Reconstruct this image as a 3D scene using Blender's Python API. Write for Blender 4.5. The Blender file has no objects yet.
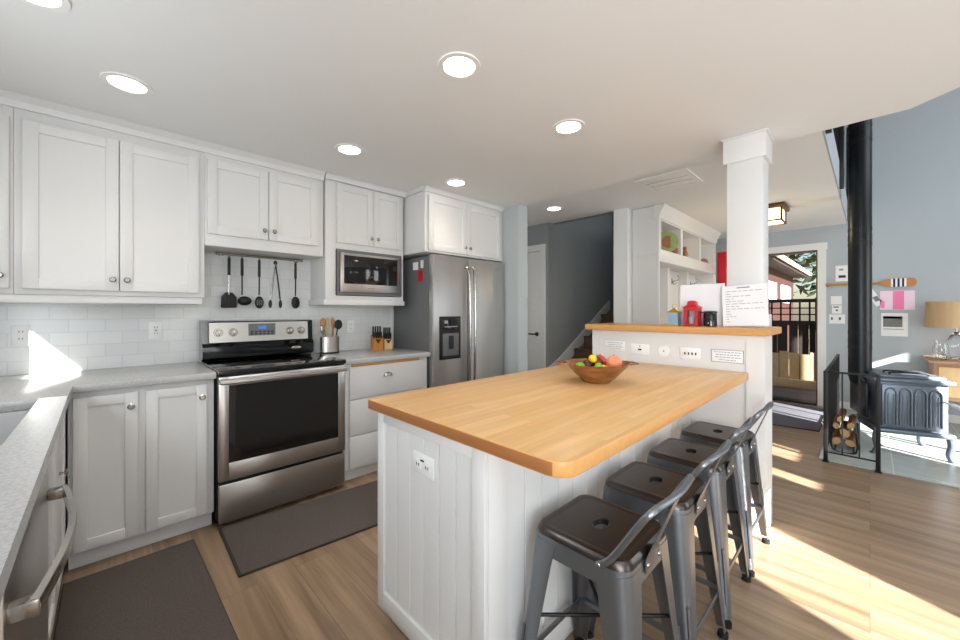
import bpy, bmesh, math, random
from mathutils import Vector, Matrix
random.seed(7)
PI = math.pi
SC = bpy.context.scene
COL = SC.collection

# ------------------------------------------------------------------ camera
F_PX = 380.0
YAW = math.atan(390 / 380.0)
EYE = 1.27
cam_d = bpy.data.cameras.new('camera')
cam_d.sensor_width = 36.0
cam_d.lens = F_PX / 960 * 36.0
cam_d.shift_y = -9 / 960.0
cam_d.clip_start = 0.02
cam = bpy.data.objects.new('camera', cam_d)
COL.objects.link(cam)
cam.location = (0, 0, EYE)
cam.rotation_euler = (PI / 2, 0, YAW - PI / 2)
SC.camera = cam

# ------------------------------------------------------------------ world, sun, daylight
SC.view_settings.view_transform = 'Standard'
SC.view_settings.look = 'None'
SC.view_settings.exposure = 0.0
SC.view_settings.gamma = 1.0
SC.view_settings.use_curve_mapping = False

SUN_T, SUN_K = 0.40, 0.50          # travel of the sunlight per metre of +Y: sideways, down
W = bpy.data.worlds.new('world')
SC.world = W
W.use_nodes = True
nt = W.node_tree
bg = nt.nodes['Background']
sky = nt.nodes.new('ShaderNodeTexSky')
sky.sky_type = 'NISHITA'
sky.sun_disc = False
sky.sun_elevation = math.atan2(SUN_K, math.hypot(1, SUN_T))
sky.sun_rotation = PI + math.atan2(SUN_T, 1)
nt.links.new(sky.outputs[0], bg.inputs[0])
bg.inputs[1].default_value = 0.17

def light(name, kind, loc, energy, color=(1, 1, 1), **kw):
    d = bpy.data.lights.new(name, kind)
    d.energy = energy
    d.color = color
    for k, v in kw.items():
        if k not in ('aim',):
            setattr(d, k, v)
    o = bpy.data.objects.new(name, d)
    COL.objects.link(o)
    o.location = loc
    if 'aim' in kw:
        o.rotation_euler = Vector(kw['aim']).to_track_quat('-Z', 'Y').to_euler()
    return o

light('sun', 'SUN', (0, -10, 8), 34.0, (1.0, 0.965, 0.92), angle=0.009, aim=(SUN_T, 1, -SUN_K))
# daylight entering through the windows of the room (area lamps added at the openings, the high one for bounce)
DAY = (0.86, 0.93, 1.0)
light('daylight_glass_door', 'AREA', (1.1, -2.95, 1.1), 12, DAY, shape='RECTANGLE', size=0.6, size_y=1.8, aim=(0, 1, 0))
light('daylight_window_south', 'AREA', (4.85, -2.95, 1.5), 45, DAY, shape='RECTANGLE', size=1.6, size_y=2.0, aim=(0, 1, 0))
light('added_fill_high', 'AREA', (4.3, -2.95, 3.8), 60, DAY, shape='RECTANGLE', size=3.6, size_y=1.6, aim=(0, 1, -0.1))  # added bounce lamp; the high window behind it is unseen and added too
light('daylight_window_sink', 'AREA', (-0.77, 1.8, 1.62), 8, DAY, shape='RECTANGLE', size=0.55, size_y=0.25, aim=(1, 0, -0.05))
light('daylight_window_west', 'AREA', (-0.77, -1.4, 1.4), 115, DAY, shape='RECTANGLE', size=2.2, size_y=1.6, aim=(1, 0.15, 0.3))

# ------------------------------------------------------------------ materials
def lin(c):
    c = c / 255.0
    return c / 12.92 if c <= 0.04045 else ((c + 0.055) / 1.055) ** 2.4
def rgb(r, g, b):
    return (lin(r), lin(g), lin(b), 1.0)

def mat(name, col, rough=0.5, metal=0.0, noise=0.0, nscale=8.0, stretch=(1, 1, 1), bump=0.0, bscale=None, coat=0.0, spec=0.5, trans=0.0, ior=1.45, emit=None, estr=0.0, alpha=1.0):
    m = bpy.data.materials.new(name)
    m.use_nodes = True
    t = m.node_tree
    b = t.nodes['Principled BSDF']
    b.inputs['Base Color'].default_value = col
    b.inputs['Roughness'].default_value = rough
    b.inputs['Metallic'].default_value = metal
    b.inputs['Coat Weight'].default_value = coat
    b.inputs['Specular IOR Level'].default_value = spec
    b.inputs['Transmission Weight'].default_value = trans
    b.inputs['IOR'].default_value = ior
    if emit:
        b.inputs['Emission Color'].default_value = emit
        b.inputs['Emission Strength'].default_value = estr
    tc = t.nodes.new('ShaderNodeTexCoord')
    mp = t.nodes.new('ShaderNodeMapping')
    mp.inputs['Scale'].default_value = stretch
    t.links.new(tc.outputs['Object'], mp.inputs[0])
    nz = t.nodes.new('ShaderNodeTexNoise')
    nz.inputs['Scale'].default_value = nscale
    nz.inputs['Detail'].default_value = 4
    t.links.new(mp.outputs[0], nz.inputs['Vector'])
    if noise > 0:
        mr = t.nodes.new('ShaderNodeMapRange')
        mr.inputs['To Min'].default_value = 1 - noise
        mr.inputs['To Max'].default_value = 1 + noise
        t.links.new(nz.outputs['Fac'], mr.inputs['Value'])
        mx = t.nodes.new('ShaderNodeVectorMath')
        mx.operation = 'SCALE'
        mx.inputs[0].default_value = col[:3]
        t.links.new(mr.outputs[0], mx.inputs['Scale'])
        t.links.new(mx.outputs[0], b.inputs['Base Color'])
    if bump > 0:
        bp = t.nodes.new('ShaderNodeBump')
        bp.inputs['Strength'].default_value = bump
        bp.inputs['Distance'].default_value = 0.002
        if bscale:
            n2 = t.nodes.new('ShaderNodeTexNoise')
            n2.inputs['Scale'].default_value = bscale
            t.links.new(mp.outputs[0], n2.inputs['Vector'])
            t.links.new(n2.outputs['Fac'], bp.inputs['Height'])
        else:
            t.links.new(nz.outputs['Fac'], bp.inputs['Height'])
        t.links.new(bp.outputs[0], b.inputs['Normal'])
    return m

def brick_mat(name, c1, c2, mortar, w, h, gap, axes='XY', rough=0.3, offset=0.5, grain=0.0, gstretch=(1, 1, 1), gcols=None, bump=0.3, shift=(0, 0), randrot=0.0):
    """tiles / planks: procedural brick in the plane named by axes"""
    m = bpy.data.materials.new(name)
    m.use_nodes = True
    t = m.node_tree
    b = t.nodes['Principled BSDF']
    b.inputs['Roughness'].default_value = rough
    geo = t.nodes.new('ShaderNodeNewGeometry')
    sep = t.nodes.new('ShaderNodeSeparateXYZ')
    t.links.new(geo.outputs['Position'], sep.inputs[0])
    cmb = t.nodes.new('ShaderNodeCombineXYZ')
    ax = {'X': 0, 'Y': 1, 'Z': 2}
    for i in (0, 1):
        ad = t.nodes.new('ShaderNodeMath')
        ad.operation = 'ADD'
        ad.inputs[1].default_value = shift[i]
        t.links.new(sep.outputs[ax[axes[i]]], ad.inputs[0])
        t.links.new(ad.outputs[0], cmb.inputs[i])
    br = t.nodes.new('ShaderNodeTexBrick')
    br.inputs['Color1'].default_value = c1
    br.inputs['Color2'].default_value = c2
    br.inputs['Mortar'].default_value = mortar
    br.inputs['Scale'].default_value = 1.0
    br.inputs['Mortar Size'].default_value = gap
    br.inputs['Mortar Smooth'].default_value = 0.1
    br.inputs['Brick Width'].default_value = w
    br.inputs['Row Height'].default_value = h
    br.offset = offset
    t.links.new(cmb.outputs[0], br.inputs['Vector'])
    out = br.outputs['Color']
    if grain > 0:
        mp = t.nodes.new('ShaderNodeMapping')
        mp.inputs['Scale'].default_value = gstretch
        t.links.new(cmb.outputs[0], mp.inputs[0])
        nz = t.nodes.new('ShaderNodeTexNoise')
        nz.inputs['Scale'].default_value = 1.0
        nz.inputs['Detail'].default_value = 6
        nz.inputs['Roughness'].default_value = 0.6
        # each plank has grain of its own: offset the noise by the plank's colour
        av = t.nodes.new('ShaderNodeVectorMath')
        av.operation = 'MULTIPLY_ADD'
        av.inputs[1].default_value = (40, 40, 40)
        t.links.new(br.outputs['Color'], av.inputs[0])
        t.links.new(mp.outputs[0], av.inputs[2])
        t.links.new(av.outputs[0], nz.inputs['Vector'])
        mr = t.nodes.new('ShaderNodeMapRange')
        mr.inputs['From Min'].default_value = 0.3
        mr.inputs['From Max'].default_value = 0.7
        mr.inputs['To Min'].default_value = 1 - grain
        mr.inputs['To Max'].default_value = 1 + grain
        t.links.new(nz.outputs['Fac'], mr.inputs['Value'])
        sc = t.nodes.new('ShaderNodeVectorMath')
        sc.operation = 'SCALE'
        t.links.new(out, sc.inputs[0])
        t.links.new(mr.outputs[0], sc.inputs['Scale'])
        out = sc.outputs[0]
    t.links.new(out, b.inputs['Base Color'])
    if bump > 0:
        bp = t.nodes.new('ShaderNodeBump')
        bp.invert = True
        bp.inputs['Strength'].default_value = bump
        bp.inputs['Distance'].default_value = 0.002
        t.links.new(br.outputs['Fac'], bp.inputs['Height'])
        t.links.new(bp.outputs[0], b.inputs['Normal'])
    return m

M = {}
M['cab'] = mat('cabinet_white', rgb(224, 223, 221), 0.35)
M['wallwhite'] = mat('wall_white', rgb(228, 228, 225), 0.6)
M['ceil'] = mat('ceiling_white', rgb(240, 240, 238), 0.8, bump=0.05, bscale=60)
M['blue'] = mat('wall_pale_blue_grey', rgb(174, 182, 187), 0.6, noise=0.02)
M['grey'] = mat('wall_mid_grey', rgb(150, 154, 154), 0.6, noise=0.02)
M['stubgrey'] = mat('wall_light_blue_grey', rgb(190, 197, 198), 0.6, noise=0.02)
M['tile'] = brick_mat('subway_tile', rgb(226, 228, 228), rgb(219, 221, 221), rgb(209, 209, 207), 0.153, 0.0765, 0.0016, 'XZ', rough=0.18, bump=0.5, shift=(0.02, -0.915 + 0.0765 * 20))
M['floor'] = brick_mat('wood_floor', rgb(155, 130, 105), rgb(140, 116, 92), rgb(108, 90, 74), 1.22, 0.165, 0.0010, 'YX', rough=0.33, offset=0.37, grain=0.34, gstretch=(0.9, 20, 1), bump=0.2)
M['hearth'] = brick_mat('hearth_tile', rgb(176, 184, 180), rgb(168, 176, 172), rgb(205, 205, 200), 0.5, 0.5, 0.004, 'YX', rough=0.25, offset=0, grain=0.06, gstretch=(6, 6, 1), shift=(0.13, 0.1))
M['quartz'] = mat('quartz_counter', rgb(180, 180, 179), 0.25, noise=0.35, nscale=150, coat=0.2)
M['ss'] = mat('brushed_steel', rgb(196, 192, 188), 0.3, 1.0, noise=0.05, nscale=3, stretch=(1, 1, 60))
M['ss_v'] = mat('brushed_steel_fridge', rgb(186, 184, 182), 0.36, 0.9, noise=0.12, nscale=2.5, stretch=(3, 3, 0.6))
M['chrome'] = mat('satin_nickel', rgb(176, 172, 166), 0.22, 1.0)
M['fridge_side'] = mat('fridge_side_grey', rgb(112, 113, 115), 0.5, 0.2)
M['black'] = mat('black_gloss', rgb(12, 12, 13), 0.08, coat=0.6)
M['glassblack'] = mat('dark_oven_glass', rgb(22, 20, 20), 0.06, coat=0.5)
M['blackmat'] = mat('black_matte', rgb(20, 20, 21), 0.5)
M['rubber'] = mat('black_rubber', rgb(14, 14, 14), 0.8)
M['stove_iron'] = mat('grey_cast_iron', rgb(104, 113, 124), 0.34, 0.4, bump=0.15, bscale=90)
M['stovepipe'] = mat('stove_pipe_black', rgb(22, 26, 30), 0.35, 0.3)
M['gun'] = mat('gunmetal', rgb(128, 132, 137), 0.33, 0.85, noise=0.08, nscale=12)
M['seat'] = mat('gunmetal_seat', rgb(78, 72, 69), 0.28, 0.85, noise=0.08, nscale=10)
M['rug'] = mat('brown_woven_mat', rgb(90, 81, 77), 0.9, noise=0.55, nscale=150, bump=0.6, bscale=300)
M['rugedge'] = mat('mat_edge', rgb(58, 52, 50), 0.8)
M['paper'] = mat('white_paper', rgb(238, 238, 240), 0.7)
M['ink'] = mat('grey_print', rgb(150, 150, 155), 0.8)
M['red'] = mat('red_paint', rgb(196, 18, 34), 0.35, coat=0.3)
M['plastic'] = mat('white_plastic', rgb(240, 240, 238), 0.3)
M['slot'] = mat('dark_slot', rgb(40, 40, 42), 0.6)
M['glass'] = mat('clear_glass', (0.95, 0.97, 0.97, 1), 0.02, trans=1.0)
M['frosted'] = mat('lit_glass', rgb(255, 225, 180), 0.5, emit=(1.0, 0.80, 0.52, 1), estr=2.6)
M['lamp_on'] = mat('lamp_lens', (1, 1, 1, 1), 0.5, emit=(1.0, 0.96, 0.88, 1), estr=14)
M['bronze'] = mat('bronze', rgb(96, 72, 44), 0.4, 0.8)
M['trimring'] = mat('white_ring', rgb(245, 243, 238), 0.5)
M['shade'] = mat('linen_shade', rgb(200, 170, 130), 0.8, noise=0.12, nscale=4, stretch=(12, 12, 1))
M['tablewood'] = mat('table_wood', rgb(176, 136, 108), 0.45, noise=0.12, nscale=5, stretch=(1, 8, 8))
M['knifewood'] = mat('honey_wood', rgb(186, 120, 42), 0.4, noise=0.15, nscale=8, stretch=(8, 8, 1))
M['lightwood'] = mat('pale_wood', rgb(222, 184, 134), 0.5, noise=0.12, nscale=10, stretch=(8, 8, 1))
M['spoonwood'] = mat('spoon_wood', rgb(176, 136, 90), 0.6, noise=0.15, nscale=20)
M['bowl'] = mat('bowl_wood', rgb(138, 88, 48), 0.25, noise=0.75, nscale=14, stretch=(1, 1, 5), coat=0.3)
M['oar'] = mat('oar_wood', rgb(190, 124, 52), 0.4, noise=0.15, nscale=10, stretch=(8, 1, 8))
M['pink'] = mat('pink_print', rgb(244, 130, 180), 0.7)
M['palepink'] = mat('pale_pink_paper', rgb(240, 214, 230), 0.7)
M['navy'] = mat('navy_stripe', rgb(28, 34, 56), 0.6)
M['sinkm'] = mat('sink_steel', rgb(58, 64, 70), 0.45, 0.3)
M['lcd'] = mat('lcd_blue', rgb(20, 60, 140), 0.3, emit=(0.1, 0.35, 1, 1), estr=0.5)
M['fence'] = mat('fence_dark_stain', rgb(52, 44, 42), 0.7, noise=0.2, nscale=8, stretch=(6, 6, 1))
M['tan_sunlit'] = mat('tan_board_sunlit', rgb(206, 178, 138), 0.7, noise=0.2, nscale=8, stretch=(6, 6, 1))  # tan holds the sunlit tone of the fence foot, also used for the timber
M['redhouse'] = mat('red_siding', rgb(50, 22, 15), 0.7, noise=0.08)
M['roof'] = mat('dark_roof', rgb(44, 34, 31), 0.8, noise=0.2, nscale=20)
M['deck'] = brick_mat('deck_boards', rgb(120, 112, 106), rgb(104, 97, 92), rgb(50, 46, 44), 3.0, 0.14, 0.006, 'YX', rough=0.7, grain=0.1, gstretch=(1, 12, 1))
M['soil'] = mat('gravel_ground', rgb(150, 136, 112), 0.9, noise=0.4, nscale=14)
M['leaf'] = mat('evergreen_leaf', rgb(48, 62, 42), 0.7, noise=0.4, nscale=5)
M['bark'] = mat('bark', rgb(76, 58, 46), 0.9, noise=0.3, nscale=6)
M['log'] = mat('split_log', rgb(198, 160, 112), 0.8, noise=0.25, nscale=14)
M['logbark'] = mat('log_bark', rgb(110, 72, 44), 0.9, noise=0.3, nscale=14)
M['tread'] = mat('stair_tread', rgb(104, 80, 62), 0.5, noise=0.15, nscale=6)
M['doormat'] = mat('charcoal_doormat', rgb(92, 92, 100), 0.9, noise=0.35, nscale=26, stretch=(3, 1, 1), bump=0.4, bscale=200)
M['gold'] = mat('brass', rgb(206, 168, 84), 0.3, 0.9)
M['bluepic'] = mat('blue_picture', rgb(142, 170, 190), 0.4, noise=0.3, nscale=20)
M['greypic'] = mat('grey_picture', rgb(120, 122, 120), 0.6, noise=0.5, nscale=60)
M['greencer'] = mat('green_glaze', rgb(150, 168, 108), 0.25, noise=0.3, nscale=14)
M['browncer'] = mat('brown_glaze', rgb(150, 100, 66), 0.35, noise=0.3, nscale=20)
M['shadowgrey'] = mat('vent_dark', rgb(90, 90, 90), 0.8)
def fruit(n, *c):
    M[n] = mat(n, rgb(*c), 0.3, noise=0.15, nscale=25, coat=0.2)
fruit('lime', 120, 190, 30); fruit('plum', 78, 16, 30); fruit('lemon', 240, 205, 20)
fruit('redapple', 122, 18, 34); fruit('orange', 232, 130, 40); fruit('peach', 232, 140, 100); fruit('redpeach', 214, 80, 60)

# butcher block: staves along X
def butcher():
    m = brick_mat('butcher_block', rgb(220, 178, 124), rgb(211, 164, 106), rgb(204, 156, 102), 0.62, 0.042, 0.0006, 'XY', rough=0.33, offset=0.43, grain=0.10, gstretch=(3.0, 40, 1), bump=0.05)
    return m
M['butcher'] = butcher()
M['butcher_edge'] = mat('butcher_edge', rgb(160, 104, 60), 0.4, noise=0.15, nscale=6, stretch=(1, 1, 14))
M['ledge'] = mat('ledge_wood', rgb(206, 152, 90), 0.35, noise=0.12, nscale=6, stretch=(14, 1, 10))

# ------------------------------------------------------------------ mesh helpers
class B:
    def __init__(s):
        s.bm = bmesh.new()
    def _merge(s, t, xf=None):
        if xf is not None:
            bmesh.ops.transform(t, matrix=xf, verts=t.verts)
        me = bpy.data.meshes.new('tmp')
        t.to_mesh(me); t.free()
        s.bm.from_mesh(me)
        bpy.data.meshes.remove(me)
    def box(s, x0, x1, y0, y1, z0, z1, bev=0.0, seg=2, xf=None):
        t = bmesh.new()
        bmesh.ops.create_cube(t, size=1.0)
        bmesh.ops.scale(t, vec=(abs(x1 - x0), abs(y1 - y0), abs(z1 - z0)), verts=t.verts)
        bmesh.ops.translate(t, vec=((x0 + x1) / 2, (y0 + y1) / 2, (z0 + z1) / 2), verts=t.verts)
        if bev > 0:
            bev = min(bev, 0.45 * min(abs(x1 - x0), abs(y1 - y0), abs(z1 - z0)))
            bmesh.ops.bevel(t, geom=t.edges[:], offset=bev, segments=seg, affect='EDGES', profile=0.5)
        s._merge(t, xf)
        return s
    def prism(s, pts, z0, z1, bev=0.0, seg=2, xf=None):
        """pts: xy polygon, extruded z0..z1"""
        t = bmesh.new()
        a = [t.verts.new((p[0], p[1], z0)) for p in pts]
        b = [t.verts.new((p[0], p[1], z1)) for p in pts]
        n = len(pts)
        t.faces.new(list(reversed(a))); t.faces.new(b)
        for i in range(n):
            t.faces.new((a[i], a[(i + 1) % n], b[(i + 1) % n], b[i]))
        bmesh.ops.recalc_face_normals(t, faces=t.faces)
        if bev > 0:
            es = [e for e in t.edges if abs(e.verts[0].co.z - e.verts[1].co.z) < 1e-6]
            bmesh.ops.bevel(t, geom=es, offset=bev, segments=seg, affect='EDGES', profile=0.5)
        s._merge(t, xf)
        return s
    def cyl(s, p0, p1, r0, r1=None, seg=20, xf=None):
        r1 = r0 if r1 is None else r1
        p0 = Vector(p0); p1 = Vector(p1)
        t = bmesh.new()
        d = (p1 - p0)
        q = d.to_track_quat('Z', 'Y').to_matrix().to_4x4()
        bmesh.ops.create_cone(t, cap_ends=True, segments=seg, radius1=r0, radius2=max(r1, 1e-5), depth=d.length)
        bmesh.ops.transform(t, matrix=Matrix.Translation((p0 + p1) / 2) @ q, verts=t.verts)
        s._merge(t, xf)
        return s
    def ball(s, c, r, sc=(1, 1, 1), seg=18, xf=None):
        t = bmesh.new()
        bmesh.ops.create_uvsphere(t, u_segments=seg, v_segments=max(6, seg * 2 // 3), radius=r)
        bmesh.ops.scale(t, vec=sc, verts=t.verts)
        bmesh.ops.translate(t, vec=c, verts=t.verts)
        s._merge(t, xf)
        return s
    def loft(s, loops, cap0=True, cap1=True, close=True, xf=None):
        t = bmesh.new()
        L = [[t.verts.new(p) for p in lp] for lp in loops]
        n = len(L[0])
        for a, b in zip(L, L[1:]):
            for i in range(n if close else n - 1):
                j = (i + 1) % n
                t.faces.new((a[i], a[j], b[j], b[i]))
        if cap0: t.faces.new(list(reversed(L[0])))
        if cap1: t.faces.new(L[-1])
        bmesh.ops.recalc_face_normals(t, faces=t.faces)
        s._merge(t, xf)
        return s
    def lathe(s, prof, c=(0, 0, 0), seg=32, sx=1.0, sy=1.0, xf=None):
        loops = []
        for r, z in prof:
            loops.append([(c[0] + sx * max(r, 1e-4) * math.cos(2 * PI * k / seg), c[1] + sy * max(r, 1e-4) * math.sin(2 * PI * k / seg), c[2] + z) for k in range(seg)])
        return s.loft(loops, xf=xf)
    def tube(s, pts, r, seg=10, sub=1, xf=None, ry=None):
        """round (or elliptic r x ry) tube along smoothed polyline"""
        P = [Vector(p) for p in pts]
        if sub > 1:
            Q = []
            n = len(P)
            for i in range(n - 1):
                p0 = P[max(i - 1, 0)]; p1 = P[i]; p2 = P[i + 1]; p3 = P[min(i + 2, n - 1)]
                for k in range(sub):
                    u = k / sub
                    Q.append(0.5 * ((2 * p1) + (-p0 + p2) * u + (2 * p0 - 5 * p1 + 4 * p2 - p3) * u * u + (-p0 + 3 * p1 - 3 * p2 + p3) * u ** 3))
            Q.append(P[-1]); P = Q
        ry = ry or r
        loops = []
        tan = (P[1] - P[0]).normalized()
        up = Vector((0, 0, 1)) if abs(tan.z) < 0.9 else Vector((0, 1, 0))
        nrm = tan.cross(up).normalized()
        for i, p in enumerate(P):
            tn = (P[min(i + 1, len(P) - 1)] - P[max(i - 1, 0)]).normalized()
            nrm = (nrm - tn * nrm.dot(tn)).normalized()
            bn = tn.cross(nrm)
            loops.append([p + nrm * (r * math.cos(2 * PI * k / seg)) + bn * (ry * math.sin(2 * PI * k / seg)) for k in range(seg)])
        return s.loft(loops, xf=xf)
    def build(s, name, m, parent=None, smooth=True, origin=None):
        """vertices are written in world space (or in the parent's space when the parent stands at 0)"""
        me = bpy.data.meshes.new(name)
        if parent is not None:
            org = Vector(parent['org']) if 'org' in parent else Vector((0, 0, 0))
        elif origin is not None:
            org = Vector(origin)
        else:
            vs = [v.co for v in s.bm.verts]
            mn = [min(v[i] for v in vs) for i in range(3)]; mxx = [max(v[i] for v in vs) for i in range(3)]
            org = Vector(((mn[0] + mxx[0]) / 2, (mn[1] + mxx[1]) / 2, mn[2]))
        bmesh.ops.translate(s.bm, vec=-org, verts=s.bm.verts)
        s.bm.to_mesh(me); s.bm.free()
        me.materials.append(M[m] if isinstance(m, str) else m)
        o = bpy.data.objects.new(name, me)
        COL.objects.link(o)
        if parent is not None:
            o.parent = parent
        else:
            o.location = org
        ORG[o.name] = org
        if smooth:
            for p in me.polygons: p.use_smooth = True
            try:
                me.set_sharp_from_angle(angle=math.radians(35))
            except Exception:
                pass
        return o
ORG = {}
def sub(builder, name, m, parent):
    """a sub-part: same local space as its parent part"""
    class _P(dict): pass
    org = ORG[parent.name]
    o = builder.build(name, m, origin=org)
    o.location = (0, 0, 0)
    o.parent = parent
    return o
def part(builder, name, m, root):
    org = ORG[root.name]
    o = builder.build(name, m, origin=org)
    o.location = (0, 0, 0)
    o.parent = root
    return o
def tag(o, label, cat, group=None, kind=None):
    o['label'] = label; o['category'] = cat
    if group: o['group'] = group
    if kind: o['kind'] = kind
    return o
def thing(name, loc, label, cat, group=None):
    o = bpy.data.objects.new(name, None)
    COL.objects.link(o)
    o.location = loc
    o.empty_display_size = 0.1
    ORG[o.name] = Vector(loc)
    return tag(o, label, cat, group)
def struct(builder, name, m):
    o = builder.build(name, m, smooth=False)
    o['kind'] = 'structure'
    return o
def copy_tree(o, parent=None):
    c = o.copy(); COL.objects.link(c)
    if parent is not None: c.parent = parent
    for ch in list(o.children):
        copy_tree(ch, c)
    return c

# ------------------------------------------------------------------ the room
CZ = 2.347     # kitchen ceiling
FZ = 2.395      # hall ceiling
WX = 6.80      # far wall
NY = 3.30      # range wall
struct(B().box(-0.95, 7.0, -3.15, 3.45, -0.12, 0.0), 'floor', 'floor')
struct(B().box(3.056, WX - .001, 0.2, 0.2095, FZ + .001, FZ + 0.28), 'trim_11', 'blue')
# kitchen ceiling slab, open towards the tall living room
struct(B().prism([(-0.95, 3.45), (-0.95, -3.1), (1.3, -3.1), (1.3, -2.05), (2.92, -0.31), (3.055, -0.15), (3.055, 3.45)], CZ, CZ + 0.28), 'ceiling', 'ceil')
# hall ceiling (a little higher) with the stairwell hole, and the loft floor edge
cb = B()
cb.box(3.055, 4.08, 0.21, 3.45, FZ, FZ + 0.235)
cb.box(4.08, WX + 0.1, 0.21, 2.00, FZ, FZ + 0.235)
cb.box(5.75, WX + 0.1, 2.0, 3.45, FZ, FZ + 0.235)
cb.box(4.1, 5.75, 2.951, 3.45, FZ, FZ + 0.235)
struct(cb, 'ceiling_hall', 'ceil')
struct(B().box(-0.95, WX + 0.2, -3.15, 3.45, 5.2, 5.3), 'ceiling_high', 'ceil')
# range wall
struct(B().box(-0.95, 4.0, NY, NY + 0.12, 0, CZ + 0.05), 'wall_north', 'wallwhite')
struct(B().box(-0.95, WX + 0.2, NY + 0.12, NY + 0.2, 0, 5.3), 'wall_north_outer', 'wallwhite')
struct(B().box(-0.80, 1.97, NY - 0.008, NY - 0.0005, 0.90, 1.80), 'wall_backsplash', 'tile')
# left wall with the sink window and a western window
def wall_holes(name, m, plane, pos, th, a0, a1, z0, z1, holes):
    """plane 'X' (wall at x=pos, runs along y) or 'Y'; holes (a0,a1,z0,z1) sorted by a0, not overlapping in a"""
    b = B()
    def bx(p0, p1, q0, q1):
        if p1 - p0 < 1e-4 or q1 - q0 < 1e-4: return
        if plane == 'X': b.box(pos, pos + th, p0, p1, q0, q1)
        else: b.box(p0, p1, pos, pos + th, q0, q1)
    cur = a0
    for h in holes:
        bx(cur, h[0], z0, z1)
        zc = z0
        for (c0, c1) in h[2:]:
            bx(h[0], h[1], zc, c0); zc = c1
        bx(h[0], h[1], zc, z1)
        cur = h[1]
    bx(cur, a1, z0, z1)
    return struct(b, name, m)
wall_holes('wall_west', 'wallwhite', 'X', -0.92, 0.12, -3.15, NY + .12, 0, 5.2, [(-2.5, -0.3, (0.6, 2.1)), (1.30, 2.085, (1.50, 1.91))])
wall_holes('wall_south', 'blue', 'Y', -3.12, 0.12, -0.95, WX + 0.2, 0, 5.2,
           [(0.80, 1.42, (0.0, 1.98)), (2.24, 2.44, (1.63, 1.95)), (2.72, 3.12, (1.72, 1.97)), (3.85, 5.02, (0.45, 2.2), (3.0, 4.6)), (5.45, 5.75, (0.45, 2.2), (3.0, 4.6))])
# far wall with the open doorway
wall_holes('wall_east', 'blue', 'X', WX, 0.12, -3.15, 1.55, 0, 5.2, [(0.49, 1.40, (0.0, 2.09))])
struct(B().box(WX, WX + 0.12, 1.55, NY + .12, 0, 5.2), 'wall_east_hall', 'blue')

def window(n, plane, pos, a0, a1, z0, z1, muls=1, fr=0.045):
    b = B(); g = B()
    def bx(bb, p0, p1, q0, q1, t=0.04):
        if plane == 'X': bb.box(pos - t / 2, pos + t / 2, p0, p1, q0, q1)
        else: bb.box(p0, p1, pos - t / 2, pos + t / 2, q0, q1)
    bx(b, a0, a0 + fr, z0, z1); bx(b, a1 - fr, a1, z0, z1)
    bx(b, a0 + fr, a1 - fr, z0, z0 + fr); bx(b, a0 + fr, a1 - fr, z1 - fr, z1)
    for k in range(1, muls):
        c = a0 + (a1 - a0) * k / muls
        bx(b, c - fr / 2, c + fr / 2, z0 + fr, z1 - fr)
    return struct(b, 'window_%d' % n, 'wallwhite')
# added unseen roofs that only block sun from the high and western windows
struct(B().box(-2, 8, -7.0, -3.13, 4.75, 4.85), 'added_sun_block_eave', 'wallwhite')
struct(B().box(-4.0, -0.97, -8.0, 0.2, 2.25, 2.35), 'added_sun_block_porch', 'wallwhite')
window(1, 'Y', -3.06, 3.85, 5.02, 0.45, 2.2, 2)
window(2, 'Y', -3.06, 3.85, 5.02, 3.0, 4.6, 2)  # unseen high window, added to go with its bounce lamp
window(5, 'Y', -3.06, 5.45, 5.75, 0.45, 2.2, 1)
window(3, 'X', -0.86, -2.5, -0.3, 0.6, 2.1, 3)
window(4, 'X', -0.86, 1.30, 2.085, 1.50, 1.91, 1, 0.004)

# fridge-side stub wall, stub's end is what the photo shows
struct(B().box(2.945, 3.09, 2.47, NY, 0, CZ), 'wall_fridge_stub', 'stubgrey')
# hall: wall with door, stair walls
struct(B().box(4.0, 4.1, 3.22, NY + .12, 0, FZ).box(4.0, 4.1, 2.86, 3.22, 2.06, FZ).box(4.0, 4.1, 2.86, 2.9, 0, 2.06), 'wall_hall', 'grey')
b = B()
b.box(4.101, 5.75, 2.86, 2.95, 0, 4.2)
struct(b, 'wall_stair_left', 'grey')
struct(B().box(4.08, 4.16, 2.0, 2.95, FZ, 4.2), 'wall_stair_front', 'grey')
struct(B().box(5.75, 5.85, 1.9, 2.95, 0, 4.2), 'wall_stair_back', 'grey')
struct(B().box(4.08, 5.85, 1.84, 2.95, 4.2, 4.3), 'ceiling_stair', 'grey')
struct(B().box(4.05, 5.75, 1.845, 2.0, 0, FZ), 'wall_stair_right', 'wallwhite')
struct(B().box(4.035, 4.05, 1.84, 2.0, 0, FZ), 'trim_1', 'wallwhite')
# hall door in its casing
struct(B().box(3.98, 4.0, 2.90, 2.97, 0, 2.13).box(3.98, 4.0, 2.97, 3.28, 2.05, 2.13), 'trim_2', 'wallwhite')
dr = B()
dr.box(4.0, 4.035, 2.975, NY, 0.01, 2.045)
for z0, z1 in ((0.2, 0.75), (0.88, 1.32), (1.45, 1.92)):
    dr.box(3.992, 4.0, 3.03, 3.16, z0, z1, 0.006)
    dr.box(3.992, 4.0, 3.19, 3.29, z0, z1, 0.006)
hd = struct(dr, 'door_1', 'wallwhite')
ORG[hd.name] = hd.location.copy()
k = B().cyl((3.985, 3.03, 0.97), (3.94, 3.03, 0.97), 0.011).box(3.93, 3.945, 3.02, 3.13, 0.96, 0.98, 0.004).cyl((3.99, 3.03, 0.97), (3.982, 3.03, 0.97), 0.028)
part(k, 'door_handle', 'bronze', hd)

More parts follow.
